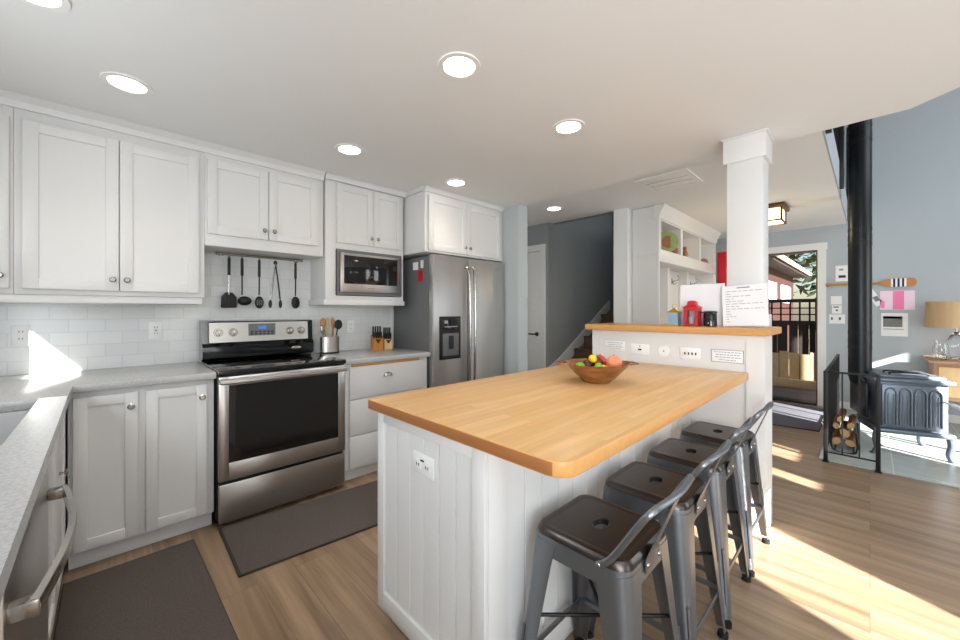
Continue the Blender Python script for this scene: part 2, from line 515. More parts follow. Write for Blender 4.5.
# stairs: each tread with its riser, skirt board on the grey wall
st = thing('staircase', (3.5, 2.43, 0), 'wooden stairs climbing away beyond the bar ledge between grey walls', 'stairs')
for i in range(12):
    x = 3.45 + i * 0.25 + 0.6
    z = 0.45 + i * 0.155
    if x > 5.45: break
    part(B().box(x, x + 0.28, 2.01, 2.83, z - 0.035, z, 0.006), 'tread', 'tread', st)
    part(B().box(x + 0.015, x + 0.03, 2.01, 2.83, z - 0.155, z - 0.035), 'riser', 'tread', st)
part(B().prism([(3.62, 0.02), (3.62, 0.40), (4.24, 0.66), (5.6, 1.44), (5.6, 1.30), (4.3, 0.50), (3.9, 0.02)], -0.02, 0.0,
     xf=Matrix.Translation((0, 2.835, 0)) @ Matrix.Rotation(PI / 2, 4, 'X')), 'skirt_board', 'wallwhite', st)
part(B().box(4.05, 4.14, 2.01, 2.83, 0, 0.26).box(4.14, 5.4, 2.01, 2.83, 0, 0.22), 'stair_base', 'tread', st)
pf = thing('framed_picture', (5.74, 2.63, 2.2), 'dark framed picture hanging high on the stairwell end wall', 'picture')
part(B().box(5.725, 5.748, 2.35, 2.84, 2.24, 2.9, 0.004), 'frame', 'blackmat', pf)
part(B().box(5.72, 5.727, 2.40, 2.79, 2.29, 2.85), 'print', 'bluepic', pf)

# casing of the doorway, jamb, threshold
cs = B()
cs.box(WX - 0.02, WX, 0.405, 0.49, 0, 2.09).box(WX - 0.02, WX, 1.40, 1.485, 0, 2.09).box(WX - 0.022, WX, 0.395, 1.495, 2.09, 2.18)
struct(cs, 'trim_3', 'wallwhite')
struct(B().box(WX, WX + 0.13, 0.485, 0.505, 0, 2.09).box(WX, WX + 0.13, 0.505, 1.40, 2.07, 2.09), 'trim_4', 'tread')
struct(B().box(WX - 0.02, WX + 0.16, 0.505, 1.40, 0.0, 0.025), 'trim_5', 'blackmat')
struct(B().box(WX - 0.012, WX, -3.0, 0.405, 0, 0.10), 'baseboard_east', 'wallwhite')

# half wall with end post mouldings
hw = B()
hw.box(2.64, 2.84, 0.42, 1.47, 0, 1.129)
hw.box(2.632, 2.85, 0.41, 0.50, 0, 1.129)
hw.box(2.632, 2.85, 1.41, 1.475, 0, 1.129)
hw.box(2.632, 2.64, 0.50, 1.41, 1.085, 1.129)
struct(hw, 'wall_half', 'cab')
lb = B().prism([(2.585, 0.385), (3.005, 0.385), (3.005, 1.51), (2.585, 1.51)], 1.13, 1.172, 0.006)
tag(lb.build('bar_ledge', 'ledge'), 'honey wood ledge capping the white half wall behind the island', 'ledge')

# column with stepped cap
cl = thing('support_column', (2.87, 0.535, 1.172), 'square white column standing on the bar ledge up to the ceiling', 'column')
part(B().box(2.785, 2.965, 0.445, 0.63, 1.1725, CZ - 0.001, 0.003), 'shaft', 'cab', cl)
part(B().box(2.768, 2.982, 0.428, 0.647, 2.19, CZ - 0.002, 0.003).box(2.758, 2.992, 0.418, 0.657, 2.335, CZ - 0.0015, 0.004), 'cap', 'cab', cl)
part(B().box(2.77, 2.98, 0.43, 0.645, 1.1722, 1.25, 0.003), 'base', 'cab', cl)

# hearth
struct(B().box(4.35, WX - 0.002, -1.9, 0.31, 0.0, 0.012, 0.003), 'floor_hearth', 'hearth')

# ------------------------------------------------------------------ downlights, vent
def downlight(x, y, z, where):
    o = thing('ceiling_downlight', (x, y, z), where, 'ceiling light', 'round recessed ceiling lights')
    loops = []
    rb = B()
    prof = [(0.068, -0.0005), (0.070, -0.006), (0.092, -0.006), (0.094, -0.0003)]
    loops = [[(x + r * math.cos(2 * PI * k / 40), y + r * math.sin(2 * PI * k / 40), z + dz) for k in range(40)] for r, dz in prof]
    rb.loft(loops, False, False)
    part(rb, 'trim_ring', 'trimring', o)
    part(B().cyl((x, y, z - 0.0012), (x, y, z - 0.004), 0.068, seg=40), 'lens', 'lamp_on', o)
    light('downlight_lamp', 'SPOT', (x, y, z - 0.02), 13, (1.0, 0.89, 0.77), spot_size=1.95, spot_blend=0.9, shadow_soft_size=0.07, aim=(0, 0, -1))
for (x, y, z, w) in ((0.06, 2.456, CZ, 'round recessed ceiling light over the tall left wall cabinets'),
                  (1.10, 1.26, CZ, 'largest round recessed ceiling light, above the near end of the island'),
                  (1.92, 1.23, CZ, 'round recessed ceiling light above the middle of the island'),
                  (1.145, 2.42, CZ, 'round recessed ceiling light in front of the microwave cabinet'),
                  (2.08, 2.42, CZ, 'round recessed ceiling light in front of the fridge cabinet'),
                  (3.49, 2.42, FZ, 'round recessed ceiling light in the hall beyond the fridge'),
                  (-0.19, 1.96, CZ, 'round recessed ceiling light at the top left edge of the view')):
    downlight(x, y, z, w)
v = thing('ceiling_vent', (3.46, 1.21, FZ), 'white rectangular air vent with slats in the hall ceiling left of the column', 'vent')
fr = B()
fr.box(3.245, 3.675, 1.005, 1.04, FZ - 0.012, FZ - 0.0005).box(3.245, 3.675, 1.385, 1.42, FZ - 0.012, FZ - 0.0005)
fr.box(3.245, 3.285, 1.04, 1.385, FZ - 0.012, FZ - 0.0005).box(3.635, 3.675, 1.04, 1.385, FZ - 0.012, FZ - 0.0005)
part(fr, 'frame', 'trimring', v)
part(B().box(3.285, 3.635, 1.04, 1.385, FZ - 0.003, FZ - 0.0005), 'backing', 'shadowgrey', v)
for i in range(3):
    x0 = 3.290 + i * 0.115
    part(B().box(x0 + .004, x0 + 0.102, 1.042, 1.383, FZ - 0.011, FZ - 0.006, 0.002), 'slat', 'trimring', v)

# box lantern in the hall
lx, ly = 5.12, 0.78
fx = thing('ceiling_lantern', (lx, ly, FZ), 'small square bronze ceiling lantern glowing warm beside the column', 'ceiling light')
part(B().box(lx - .17, lx + .17, ly - .17, ly + .17, FZ - 0.045, FZ - 0.0005, 0.004), 'canopy', 'bronze', fx)
part(B().box(lx - .135, lx + .135, ly - .135, ly + .135, FZ - 0.17, FZ - 0.046), 'glass_box', 'frosted', fx)
fb = B()
for sx in (-1, 1):
    for sy in (-1, 1):
        fb.box(lx + sx * .14 - .008, lx + sx * .14 + .008, ly + sy * .14 - .008, ly + sy * .14 + .008, FZ - .175, FZ - .04)
for s in (-1, 1):
    fb.box(lx - .148, lx + .148, ly + s * .14 - .007, ly + s * .14 + .007, FZ - .18, FZ - .165)
    fb.box(lx + s * .14 - .007, lx + s * .14 + .007, ly - .148, ly + .148, FZ - .18, FZ - .165)
part(fb, 'cage', 'bronze', fx)
light('lantern_lamp', 'POINT', (lx, ly, FZ - 0.25), 7, (1.0, 0.78, 0.5), shadow_soft_size=0.1)

# ------------------------------------------------------------------ cabinets
def shaker(b, a0, a1, z0, z1, pos, facing='-Y', th=0.02, st=0.055, rec=0.009):
    """five-piece door; the front face lies at pos"""
    if facing == '-Y':
        f = lambda p0, p1, q0, q1, d0, d1, bv: b.box(p0, p1, pos + d0, pos + d1, q0, q1, bv)
    elif facing == '+X':
        f = lambda p0, p1, q0, q1, d0, d1, bv: b.box(pos - d1, pos - d0, p0, p1, q0, q1, bv)
    f(a0, a0 + st, z0, z1, 0, th, 0.002)
    f(a1 - st, a1, z0, z1, 0, th, 0.002)
    f(a0 + st - .001, a1 - st + .001, z1 - st, z1, 0, th, 0.002)
    f(a0 + st - .001, a1 - st + .001, z0, z0 + st, 0, th, 0.002)
    f(a0 + st - .002, a1 - st + .002, z0 + st - .002, z1 - st + .002, rec, th, 0)
    return b
def knob(root, x, y, z, facing='-Y'):
    b = B()
    d = Vector((0, -1, 0)) if facing == '-Y' else Vector((1, 0, 0))
    p = Vector((x, y, z))
    b.cyl(p, p + d * 0.016, 0.006, 0.005, 14)
    b.cyl(p + d * 0.014, p + d * 0.022, 0.0085, 0.0155, 20)
    b.cyl(p + d * 0.022, p + d * 0.028, 0.0155, 0.010, 20)
    return sub(b, 'knob', 'chrome', root)

def wall_cabinet(x0, x1, yf, z0, z1, doors, label, name='wall_cabinet', knobs='in', body_holes=None):
    t = thing(name, ((x0 + x1) / 2, NY, z0), label, 'cabinet', 'white wall cabinets')
    bb = B()
    if body_holes is None:
        bb.box(x0, x1, yf, NY - 0.009, z0, z1, 0.002)
    else:
        (h0, h1, q0, q1) = body_holes
        bb.box(x0, h0, yf, NY - .009, z0, z1, .002); bb.box(h1, x1, yf, NY - .009, z0, z1, .002)
        bb.box(h0, h1, yf, NY - .009, q1, z1); bb.box(h0, h1, yf, NY - .009, z0, q0)
        bb.box(h0, h1, NY - .02, NY - .009, q0, q1)
    part(bb, 'cabinet_body', 'cab', t)
    for (d0, d1, e0, e1, kx) in doors:
        d = part(shaker(B(), d0, d1, e0, e1, yf - 0.021), 'door', 'cab', t)
        if kx is not None:
            knob(d, kx, yf - 0.021, e0 + 0.062)
    return t
UF = 2.985
c1 = wall_cabinet(-0.795, -0.345, UF, 1.355, 2.29, [(-0.72, -0.356, 1.383, 2.235, -0.385)], 'white wall cabinet cut off by the left edge of the photo')
c2 = wall_cabinet(-0.344, 0.4355, UF, 1.355, 2.29, [(-0.315, 0.037, 1.383, 2.235, 0.012), (0.041, 0.405, 1.383, 2.235, 0.071)], 'tall two-door white wall cabinet above the counter with two outlets')
c3 = wall_cabinet(0.4365, 1.196, UF, 1.695, 2.29, [(0.449, 0.803, 1.77, 2.255, 0.776), (0.807, 1.15, 1.77, 2.255, 0.838)], 'short two-door white wall cabinet over the range and hanging utensils')
c4 = wall_cabinet(1.213, 1.925, UF, 1.3615, 2.31, [(1.30, 1.618, 1.82, 2.295, 1.592), (1.622, 1.90, 1.82, 2.295, 1.650)], 'white wall cabinet holding the built-in microwave', body_holes=(1.296, 1.90, 1.395, 1.772))
c5 = wall_cabinet(1.945, 2.94, 2.68, 1.785, 2.31, [(1.976, 2.418, 1.80, 2.28, 2.39), (2.422, 2.885, 1.80, 2.28, 2.45)], 'deep white cabinet right above the stainless refrigerator')
# light rails under and crown on top
part(B().box(-0.795, 0.424, 2.99, NY - 0.01, 1.313, 1.354, 0.003), 'light_rail', 'cab', c2)
part(B().box(1.195, 1.932, 2.972, NY - 0.01, 1.318, 1.3605, 0.003), 'light_rail', 'cab', c4)
def crown(x0, x1, yf, zb, name):
    pr = [(yf + 0.001, zb), (yf - 0.014, zb), (yf - 0.016, zb + 0.012), (yf - 0.022, zb + 0.03), (yf - 0.045, zb + 0.055), (yf - 0.05, CZ - 0.0005), (yf + 0.02, CZ - 0.0005), (yf + 0.02, zb)]
    b = B()
    b.loft([[(x, p[0], p[1]) for p in pr] for x in (x0, x1)])
    b.box(x0, x1, yf + .01, NY - .01, 2.312, CZ - 0.0006)
    return struct(b, name, 'cab')
crown(-0.795, 1.196, UF, 2.286, 'trim_6')
crown(1.205, 1.934, UF - 0.012, 2.306, 'trim_7')
crown(1.935, 2.944, 2.68, 2.306, 'trim_8')

# base cabinets on the range wall
BF = 2.69      # box front; door faces at 2.67
t = thing('base_cabinet', (0.155, 3.0, 0), 'white two-door base cabinet in the corner left of the range', 'cabinet', 'white base cabinets')
part(B().box(-0.145, 0.438, BF, NY - .01, 0.09, 0.875, 0.002), 'cabinet_body', 'cab', t)
part(B().box(-0.145, 0.434, 2.735, 2.75, 0.001, 0.089), 'toe_kick', 'cab', t)
for d0, d1, kx in ((-0.128, 0.106, 0.079), (0.137, 0.402, 0.378)):
    d = part(shaker(B(), d0, d1, 0.102, 0.848, 2.67, st=0.05), 'door', 'cab', t)
    knob(d, kx, 2.67, 0.778)
t = thing('drawer_cabinet', (1.6, 3.0, 0), 'white three-drawer base cabinet between range and refrigerator', 'cabinet', 'white base cabinets')
part(B().box(1.215, 1.975, BF, NY - .01, 0.09, 0.875, 0.002), 'cabinet_body', 'cab', t)
part(B().box(1.215, 1.975, 2.735, 2.75, 0.001, 0.089), 'toe_kick', 'cab', t)
for i, (z0, z1) in enumerate(((0.615, 0.852), (0.345, 0.607), (0.102, 0.337))):
    d = part(B().box(1.264, 1.915, 2.67, BF - .0005, z0, z1, 0.003), 'drawer', 'cab', t)
    if i == 0:
        # bin pull: half dome
        loops = []
        for a in range(7):
            ph = a / 6 * PI / 2
            rr = math.cos(ph); dd = math.sin(ph)
            loops.append([(1.582 + 0.040 * max(rr, .02) * math.cos(q), 2.67 - 0.024 * dd - 0.001, 0.762 + 0.028 * max(rr, .02) * math.sin(q)) for q in [PI * k / 14 for k in range(15)]])
        cb = B(); cb.loft(loops, False, False, close=False)
        cb.box(1.540, 1.624, 2.6655, 2.6695, 0.756, 0.763, 0.001)
        sub(cb, 'cup_pull', 'chrome', d)
cbd = B().box(1.285, 1.885, 2.668, 3.1, 0.8535, 0.8735, 0.003)
pull = part(cbd, 'cutting_board', 'ledge', t)
pull['label'] = 'pull-out wooden cutting board edge'

# cabinets under the window counter (faces look towards +X)
t = thing('sink_cabinet', (-0.5, 2.28, 0), 'white sink base cabinet beside the dishwasher at the left edge', 'cabinet', 'white base cabinets')
part(B().box(-0.79, -0.17, 1.815, 2.69, 0.09, 0.56).box(-0.79, -0.17, 2.33, 2.69, 0.56, 0.875).box(-0.19, -0.17, 1.815, 2.33, 0.56, 0.875), 'cabinet_body', 'cab', t)
part(B().box(-0.235, -0.22, 1.815, 2.735, 0.001, 0.089), 'toe_kick', 'cab', t)
for a0, a1, ky in ((1.825, 2.235, 2.10), (2.245, 2.655, 2.32)):
    d = part(shaker(B(), a0, a1, 0.102, 0.848, -0.150, '+X', st=0.05), 'door', 'cab', t)
    knob(d, -0.150, 2.06 if a0 < 2 else 2.33, 0.60, '+X')
# dishwasher
t = thing('dishwasher', (-0.45, 1.455, 0), 'stainless dishwasher with a bowed bar handle under the left counter', 'dishwasher')
part(B().box(-0.78, -0.17, 1.102, 1.808, 0.09, 0.67), 'tub', 'blackmat', t)
dd = part(B().box(-0.169, -0.138, 1.104, 1.806, 0.11, 0.868, 0.004), 'door_panel', 'ss', t)
hb = B()
hl = []
for k in range(25):
    u_ = k / 24; yy = 1.79 - 0.67 * u_; xx = -0.103 + 0.032 * math.sin(PI * u_)
    hl.append([(xx - .006, yy, .682), (xx + .006, yy, .684), (xx + .008, yy, .700), (xx + .006, yy, .716), (xx - .006, yy, .718)])
hb.loft(hl)
hb.box(-0.1385, -0.096, 1.118, 1.150, .684, .716, .004).box(-0.1385, -0.096, 1.762, 1.792, .684, .716, .004)
sub(hb, 'handle', 'chrome', dd)
t2 = thing('end_cabinet', (-0.5, 0.4, 0), 'white base cabinet nearer than the dishwasher, below the photo edge', 'cabinet', 'white base cabinets')
part(B().box(-0.79, -0.17, -0.35, 1.098, 0.09, 0.875), 'cabinet_body', 'cab', t2)
part(shaker(B(), 0.48, 1.088, 0.102, 0.848, -0.150, '+X'), 'door', 'cab', t2)

# countertops
ct = B()
CXF = lambda y: -0.125 + (2.345 - y) * 0.013
ct.prism([(-0.795, 2.345), (-0.125, 2.345), (-0.125, 2.65), (0.4435, 2.65), (0.4435, NY - .009), (-0.795, NY - .009)], 0.877, 0.915, 0.003)
ct.box(-0.795, -0.64, 1.50, 2.345, 0.877, 0.915)
ct.prism([(-0.205, 1.50), (CXF(1.50), 1.50), (CXF(2.345), 2.345), (-0.205, 2.345)], 0.877, 0.915)
ct.prism([(-0.795, -0.35), (CXF(-0.35), -0.35), (CXF(1.5), 1.50), (-0.795, 1.50)], 0.877, 0.915)
tag(ct.build('countertop', 'quartz'), 'pale speckled L-shaped countertop with the sink, left of the range', 'countertop')
tag(B().prism([(1.2115, 2.65), (1.985, 2.65), (1.985, NY - .009), (1.2115, NY - .009)], 0.877, 0.915, 0.003).build('countertop', 'quartz'), 'short pale countertop between range and refrigerator carrying the knife blocks', 'countertop')
# sink
sb = B()
r = 0.003
sb.box(-0.64, -0.637, 1.505, 2.34, 0.68, 0.876).box(-0.211, -0.208, 1.505, 2.34, 0.68, 0.876)
sb.box(-0.64, -0.208, 1.502, 1.505, 0.68, 0.876).box(-0.64, -0.208, 2.34, 2.343, 0.68, 0.876)
sb.box(-0.64, -0.208, 1.502, 2.343, 0.675, 0.68)
sk = thing('kitchen_sink', (-0.42, 1.92, 0.675), 'undermounted stainless sink set in the counter at the left edge', 'sink')
part(sb, 'basin', 'sinkm', sk)
part(B().cyl((-0.42, 1.92, 0.6805), (-0.42, 1.92, 0.684), 0.045, seg=28), 'drain', 'chrome', sk)

# wall outlets
def outlet(x, z, label, w=0.07, h=0.115, col=None):
    o = thing('wall_outlet', (x, NY - .009, z), label, 'outlet', 'white wall outlets')
    part(B().box(x - w / 2, x + w / 2, NY - .0145, NY - .0082, z - h / 2, z + h / 2, 0.002), 'cover_plate', 'plastic', o)
    for dz in (-0.02, 0.02):
        r = part(B().box(x - .017, x + .017, NY - .0155, NY - .0142, z + dz - .014, z + dz + .014, 0.0005), 'receptacle', 'plastic', o)
        sub(B().box(x - .008, x - .005, NY - .0158, NY - .0154, z + dz - .004, z + dz + .006).box(x + .005, x + .008, NY - .0158, NY - .0154, z + dz - .004, z + dz + .006), 'slots', 'slot', r)
    return o
outlet(-0.353, 1.135, 'white double outlet on the tiles at the far left')
go_ = outlet(0.218, 1.142, 'white outlet with red button on the tiles left of the range')
part(B().box(.212, .224, NY - .0165, NY - .0142, 1.138, 1.146, .001), 'test_button', 'red', go_)
outlet(1.565, 1.13, 'white outlet on the tiles behind the utensil crock')

# ------------------------------------------------------------------ range
rg = thing('kitchen_range', (0.828, 2.96, 0), 'freestanding stainless electric range with black glass cooktop', 'range')
part(B().box(0.449, 1.207, 2.66, 3.27, 0.035, 0.895, 0.002), 'oven_body', 'blackmat', rg)
for x in (0.49, 1.165):
    for y in (2.7, 3.2):
        part(B().cyl((x, y, 0.0), (x, y, 0.036), 0.018, seg=14), 'foot', 'rubber', rg)
part(B().prism([(0.447, 2.612), (1.209, 2.612), (1.209, 3.20), (0.447, 3.20)], 0.895, 0.925, 0.006), 'cooktop', 'black', rg)
for (bx, by, br_) in ((0.63, 2.80, 0.10), (1.02, 2.80, 0.085), (0.63, 3.05, 0.075), (1.02, 3.05, 0.10)):
    bt = B()
    bt.loft([[(bx + rr * math.cos(2 * PI * k / 40), by + rr * math.sin(2 * PI * k / 40), 0.9256) for k in range(40)] for rr in (br_ - 0.002, br_)], False, False)
    part(bt, 'burner_ring', 'fridge_side', rg)
od = B()
od.box(0.451, 0.500, 2.618, 2.66, 0.275, 0.886, 0.003).box(1.156, 1.205, 2.618, 2.66, 0.275, 0.886, 0.003)
od.box(0.499, 1.157, 2.618, 2.66, 0.275, 0.379, 0.003).box(0.499, 1.157, 2.618, 2.66, 0.832, 0.886, 0.003)
odo = part(od, 'oven_door', 'ss', rg)
sub(B().box(0.498, 1.158, 2.622, 2.655, 0.377, 0.834), 'window', 'glassblack', odo)
hb = B()
loops = []
for x in [0.452 + (0.752) * k / 16 for k in range(17)]:
    bow = 0.018 * math.sin(PI * (x - 0.452) / 0.752)
    y0 = 2.612 - 0.028 - bow
    loops.append([(x, y0, 0.846), (x, y0 - 0.006, 0.853), (x, y0 - 0.006, 0.868), (x, y0, 0.876), (x, y0 + 0.012, 0.876), (x, y0 + 0.012, 0.846)])
hb.loft(loops)
hb.box(0.452, 0.478, 2.59, 2.618, 0.848, 0.874, 0.002).box(1.178, 1.204, 2.59, 2.618, 0.848, 0.874, 0.002)
sub(hb, 'handle', 'ss', odo)
part(B().box(0.452, 1.204, 2.62, 2.66, 0.032, 0.258, 0.006), 'drawer', 'ss', rg)
# backguard
gb = B()
gb.loft([[(x, 3.19, 0.9255), (x, 3.135, 0.945), (x, 3.13, 1.02), (x, 3.155, 1.045), (x, 3.165, 1.197), (x, 3.21, 1.205), (x, 3.275, 1.205), (x, 3.275, 0.9255)] for x in (0.447, 1.178)])
gg = part(gb, 'backguard', 'black', rg)
tilt = lambda z: 3.155 + (z - 1.045) / 0.152 * 0.010
pn = B()
pn.loft([[(x, tilt(1.05) - 0.005, 1.05), (x, tilt(1.188) - 0.005, 1.188), (x, tilt(1.188) + 0.004, 1.188), (x, tilt(1.05) + 0.004, 1.05)] for x in (0.487, 1.140)])
pno = part(pn, 'control_panel', 'ss', rg)
for x in (0.540, 0.628, 1.005, 1.090):
    sub(B().cyl((x, 3.156, 1.118), (x, 3.145, 1.118), 0.030, 0.028, 28).cyl((x, 3.145, 1.118), (x, 3.124, 1.118), 0.021, 0.018, 28).box(x - .004, x + .004, 3.118, 3.126, 1.10, 1.138, .002), 'knob', 'chrome', pno)
sub(B().box(0.723, 0.90, 3.1475, 3.156, 1.09, 1.178), 'display_panel', 'fridge_side', pno)
sub(B().box(0.785, 0.838, 3.145, 3.148, 1.138, 1.160), 'clock', 'lcd', pno)
kb = B()
for i in range(6):
    for j in range(2):
        kb.box(0.735 + i * .027, 0.752 + i * .027, 3.1462, 3.1476, 1.098 + j * .016, 1.108 + j * .016)
sub(kb, 'buttons', 'slot', pno)
bd = B(); bd.ball((1.045, 3.128, 0.985), 0.038, (1, 0.1, 0.36))
part(bd, 'badge', 'chrome', rg)

# ------------------------------------------------------------------ refrigerator
rf = thing('refrigerator', (2.45, 2.98, 0), 'side-by-side stainless refrigerator with ice dispenser', 'refrigerator')
part(B().box(2.005, 2.925, 2.70, 3.28, 0.03, 1.755, 0.004), 'case', 'fridge_side', rf)
part(B().box(2.01, 2.92, 2.66, 2.70, 0.03, 0.10), 'grille', 'blackmat', rf)
def fdoor(x0, x1):
    b = B()
    n = 10
    pts = [(x0, 2.695), (x0, 2.655)]
    for i in range(n + 1):
        x = x0 + 0.008 + (x1 - x0 - 0.016) * i / n
        pts.append((x, 2.642 - 0.010 * math.sin(PI * i / n)))
    pts += [(x1, 2.655), (x1, 2.695)]
    b.prism(pts, 0.11, 1.765, 0.004)
    return b
fl = part(fdoor(2.005, 2.415), 'freezer_door', 'ss_v', rf)
fr_ = part(fdoor(2.425, 2.925), 'fridge_door', 'ss_v', rf)
def fhandle(x, s):
    b = B()
    b.tube([(x, 2.64, 1.68), (x + s * .004, 2.605, 1.66), (x + s * .010, 2.588, 1.56), (x + s * .012, 2.578, 1.15), (x + s * .010, 2.588, 0.62), (x + s * .004, 2.605, 0.52), (x, 2.64, 0.50)], 0.011, 12, 5, ry=0.014)
    return b
sub(fhandle(2.375, 1), 'handle', 'chrome', fl)
sub(fhandle(2.462, -1), 'handle', 'chrome', fr_)
dp = sub(B().box(2.072, 2.312, 2.626, 2.644, 0.838, 1.222, 0.004), 'dispenser', 'blackmat', fl)
# dispenser details are children of the thing's door level: keep them as parts of the refrigerator
part(B().box(2.095, 2.29, 2.6235, 2.6262, 1.10, 1.20, 0.001), 'dispenser_panel', 'black', rf)
part(B().box(2.12, 2.27, 2.6228, 2.6236, 1.125, 1.135), 'dispenser_text', 'ink', rf)
part(B().box(2.10, 2.285, 2.6225, 2.6262, 0.87, 1.07, 0.004), 'dispenser_niche', 'fridge_side', rf)
part(B().box(2.165, 2.215, 2.606, 2.6225, 0.93, 1.05, 0.006), 'dispenser_paddle', 'slot', rf)
part(B().box(2.09, 2.295, 2.606, 2.626, 0.845, 0.862, 0.003), 'drip_tray', 'blackmat', rf)
part(B().cyl((2.82, 2.6385, 1.69), (2.82, 2.632, 1.69), 0.018, seg=24), 'logo_badge', 'chrome', rf)
mg = lambda y0, y1, z0, z1, m, lb: tag(B().box(2.0015, 2.0045, y0, y1, z0, z1).build('fridge_magnet', m), lb, 'magnet')
mg(2.79, 2.86, 1.535, 1.635, 'red', 'red square magnet on the side of the refrigerator')
mg(2.86, 2.94, 1.645, 1.715, 'paper', 'white card magnet above the red one on the refrigerator side')
mg(2.78, 2.82, 1.655, 1.725, 'paper', 'narrow white tag nearest the front on the refrigerator side')

# ------------------------------------------------------------------ microwave
mw = thing('microwave', (1.6, 3.0, 1.4), 'built-in stainless microwave in the niche of the wall cabinet', 'microwave')
part(B().box(1.305, 1.892, 2.99, 3.26, 1.402, 1.765), 'case', 'blackmat', mw)
mf = B().box(1.300, 1.895, 2.962, 2.99, 1.400, 1.424, .002).box(1.300, 1.895, 2.962, 2.99, 1.742, 1.768, .002).box(1.300, 1.318, 2.962, 2.99, 1.424, 1.742, .002).box(1.862, 1.895, 2.962, 2.99, 1.424, 1.742, .002)
part(mf, 'trim_kit', 'fridge_side', mw)
mdo = part(B().box(1.320, 1.862, 2.952, 2.985, 1.425, 1.741, 0.003), 'door', 'ss', mw)
sub(B().box(1.350, 1.84, 2.9495, 2.953, 1.492, 1.722, 0.001), 'window', 'glassblack', mdo)
sub(B().box(1.705, 1.707, 2.949, 2.9497, 1.495, 1.72), 'panel_line', 'slot', mdo)
sub(B().box(1.555, 1.625, 2.9505, 2.9518, 1.455, 1.463), 'logo', 'ink', mdo)

# ------------------------------------------------------------------ utensil rail
ur = thing('utensil_rail', (0.835, 3.25, 1.69), 'slim steel rail fixed to the tiles above the range', 'rail')
part(B().cyl((0.545, 3.252, 1.682), (1.125, 3.252, 1.682), 0.0085, seg=14).ball((0.545, 3.252, 1.682), .012).ball((1.125, 3.252, 1.682), .012), 'bar', 'chrome', ur)
for x in (0.58, 1.095):
    part(B().cyl((x, 3.291, 1.682), (x, 3.252, 1.682), 0.009, seg=14).cyl((x, 3.291, 1.682), (x, 3.286, 1.682), 0.018, seg=20), 'bracket', 'chrome', ur)
UX = (0.618, 0.700, 0.813, 0.925, 1.074)
for x in UX:
    part(B().tube([(x, 3.264, 1.688), (x, 3.252, 1.6935), (x, 3.241, 1.686), (x, 3.241, 1.672), (x, 3.240, 1.664), (x, 3.232, 1.668)], 0.0018, 8, 4), 'hook', 'chrome', ur)
def utensil(x, name, label, kind):
    y = 3.236
    t = thing(name, (x, y, 1.3), label, 'utensil', 'black utensils hanging over the range')
    h = B().tube([(x, y, 1.655), (x, y, 1.64), (x, y, 1.53)], 0.0095, 10, 3, ry=0.007)
    h.loft([[(x + (0.0045 + 0.0022 * math.cos(a)) * math.cos(q), y + 0.0022 * math.sin(a), 1.661 + (0.0045 + 0.0022 * math.cos(a)) * math.sin(q)) for a in [2 * PI * i / 8 for i in range(8)]] for q in [2 * PI * j / 16 for j in range(17)]], False, False)
    if kind == 'tongs':
        for s in (-1, 1):
            part(B().tube([(x, y, 1.64), (x + s * .018, y - .003 * s, 1.50), (x + s * .034, y, 1.36)], 0.005, 8, 4, ry=0.009), 'arm', 'chrome' if s < 0 else 'blackmat', t)
            part(B().ball((x + s * .036, y, 1.325), 0.017, (.75, .45, 1.9)), 'gripper', 'blackmat', t)
        part(h if False else B().ball((x, y, 1.645), 0.014, (1, .6, 1.2)), 'hinge', 'blackmat', t)
        h.bm.free()
        return
    part(h, 'handle', 'blackmat', t)
    part(B().tube([(x, y, 1.53), (x, y, 1.44), (x, y + .004, 1.39)], 0.005, 8, 3, ry=0.0035), 'neck', 'chrome' if kind == 'turner' else 'blackmat', t)
    if kind == 'turner':
        b = B(); b.prism([(-.022, .05), (.022, .05), (.046, .02), (.050, -.055), (.044, -.062), (-.044, -.062), (-.050, -.055), (-.046, .02)], -0.002, 0.002, 0.001,
            xf=Matrix.Translation((x, y + .004, 1.355)) @ Matrix.Rotation(PI / 2, 4, 'X'))
        bl = part(b, 'blade', 'blackmat', t)
        sl = B()
        for i in (-1, 0, 1):
            sl.box(x + i * .022 - .004, x + i * .022 + .004, y + .0015, y + .0066, 1.315, 1.375)
        sub(sl, 'slots', 'slot', bl)
    elif kind == 'ladle':
        part(B().ball((x + .016, y, 1.345), 0.046, (1.0, .7, .75)), 'ladle_bowl', 'blackmat', t)
    elif kind == 'spoon':
        part(B().ball((x, y, 1.338), 0.036, (.9, .25, 1.35)), 'spoon_bowl', 'blackmat', t)
    else:
        b = B().ball((x, y, 1.335), 0.036, (.85, .28, 1.3))
        s_ = part(b, 'spoon_bowl', 'blackmat', t)
        sl = B()
        for i in (-1, 0, 1):
            sl.box(x + i * .014 - .003, x + i * .014 + .003, y - .0112, y - .007, 1.315, 1.355)
        sub(sl, 'slots', 'fridge_side', s_)
utensil(UX[0], 'spatula', 'black turner with steel neck, first utensil from the left on the rail', 'turner')
utensil(UX[1], 'ladle', 'black ladle hanging between the turner and the slotted spoon', 'ladle')
utensil(UX[2], 'slotted_spoon', 'black slotted spoon hanging at the middle of the rail', 'slotted')
utensil(UX[3], 'tongs', 'slim black-tipped tongs hanging on the rail', 'tongs')
utensil(UX[4], 'serving_spoon', 'black solid spoon, last utensil on the right of the rail', 'spoon')

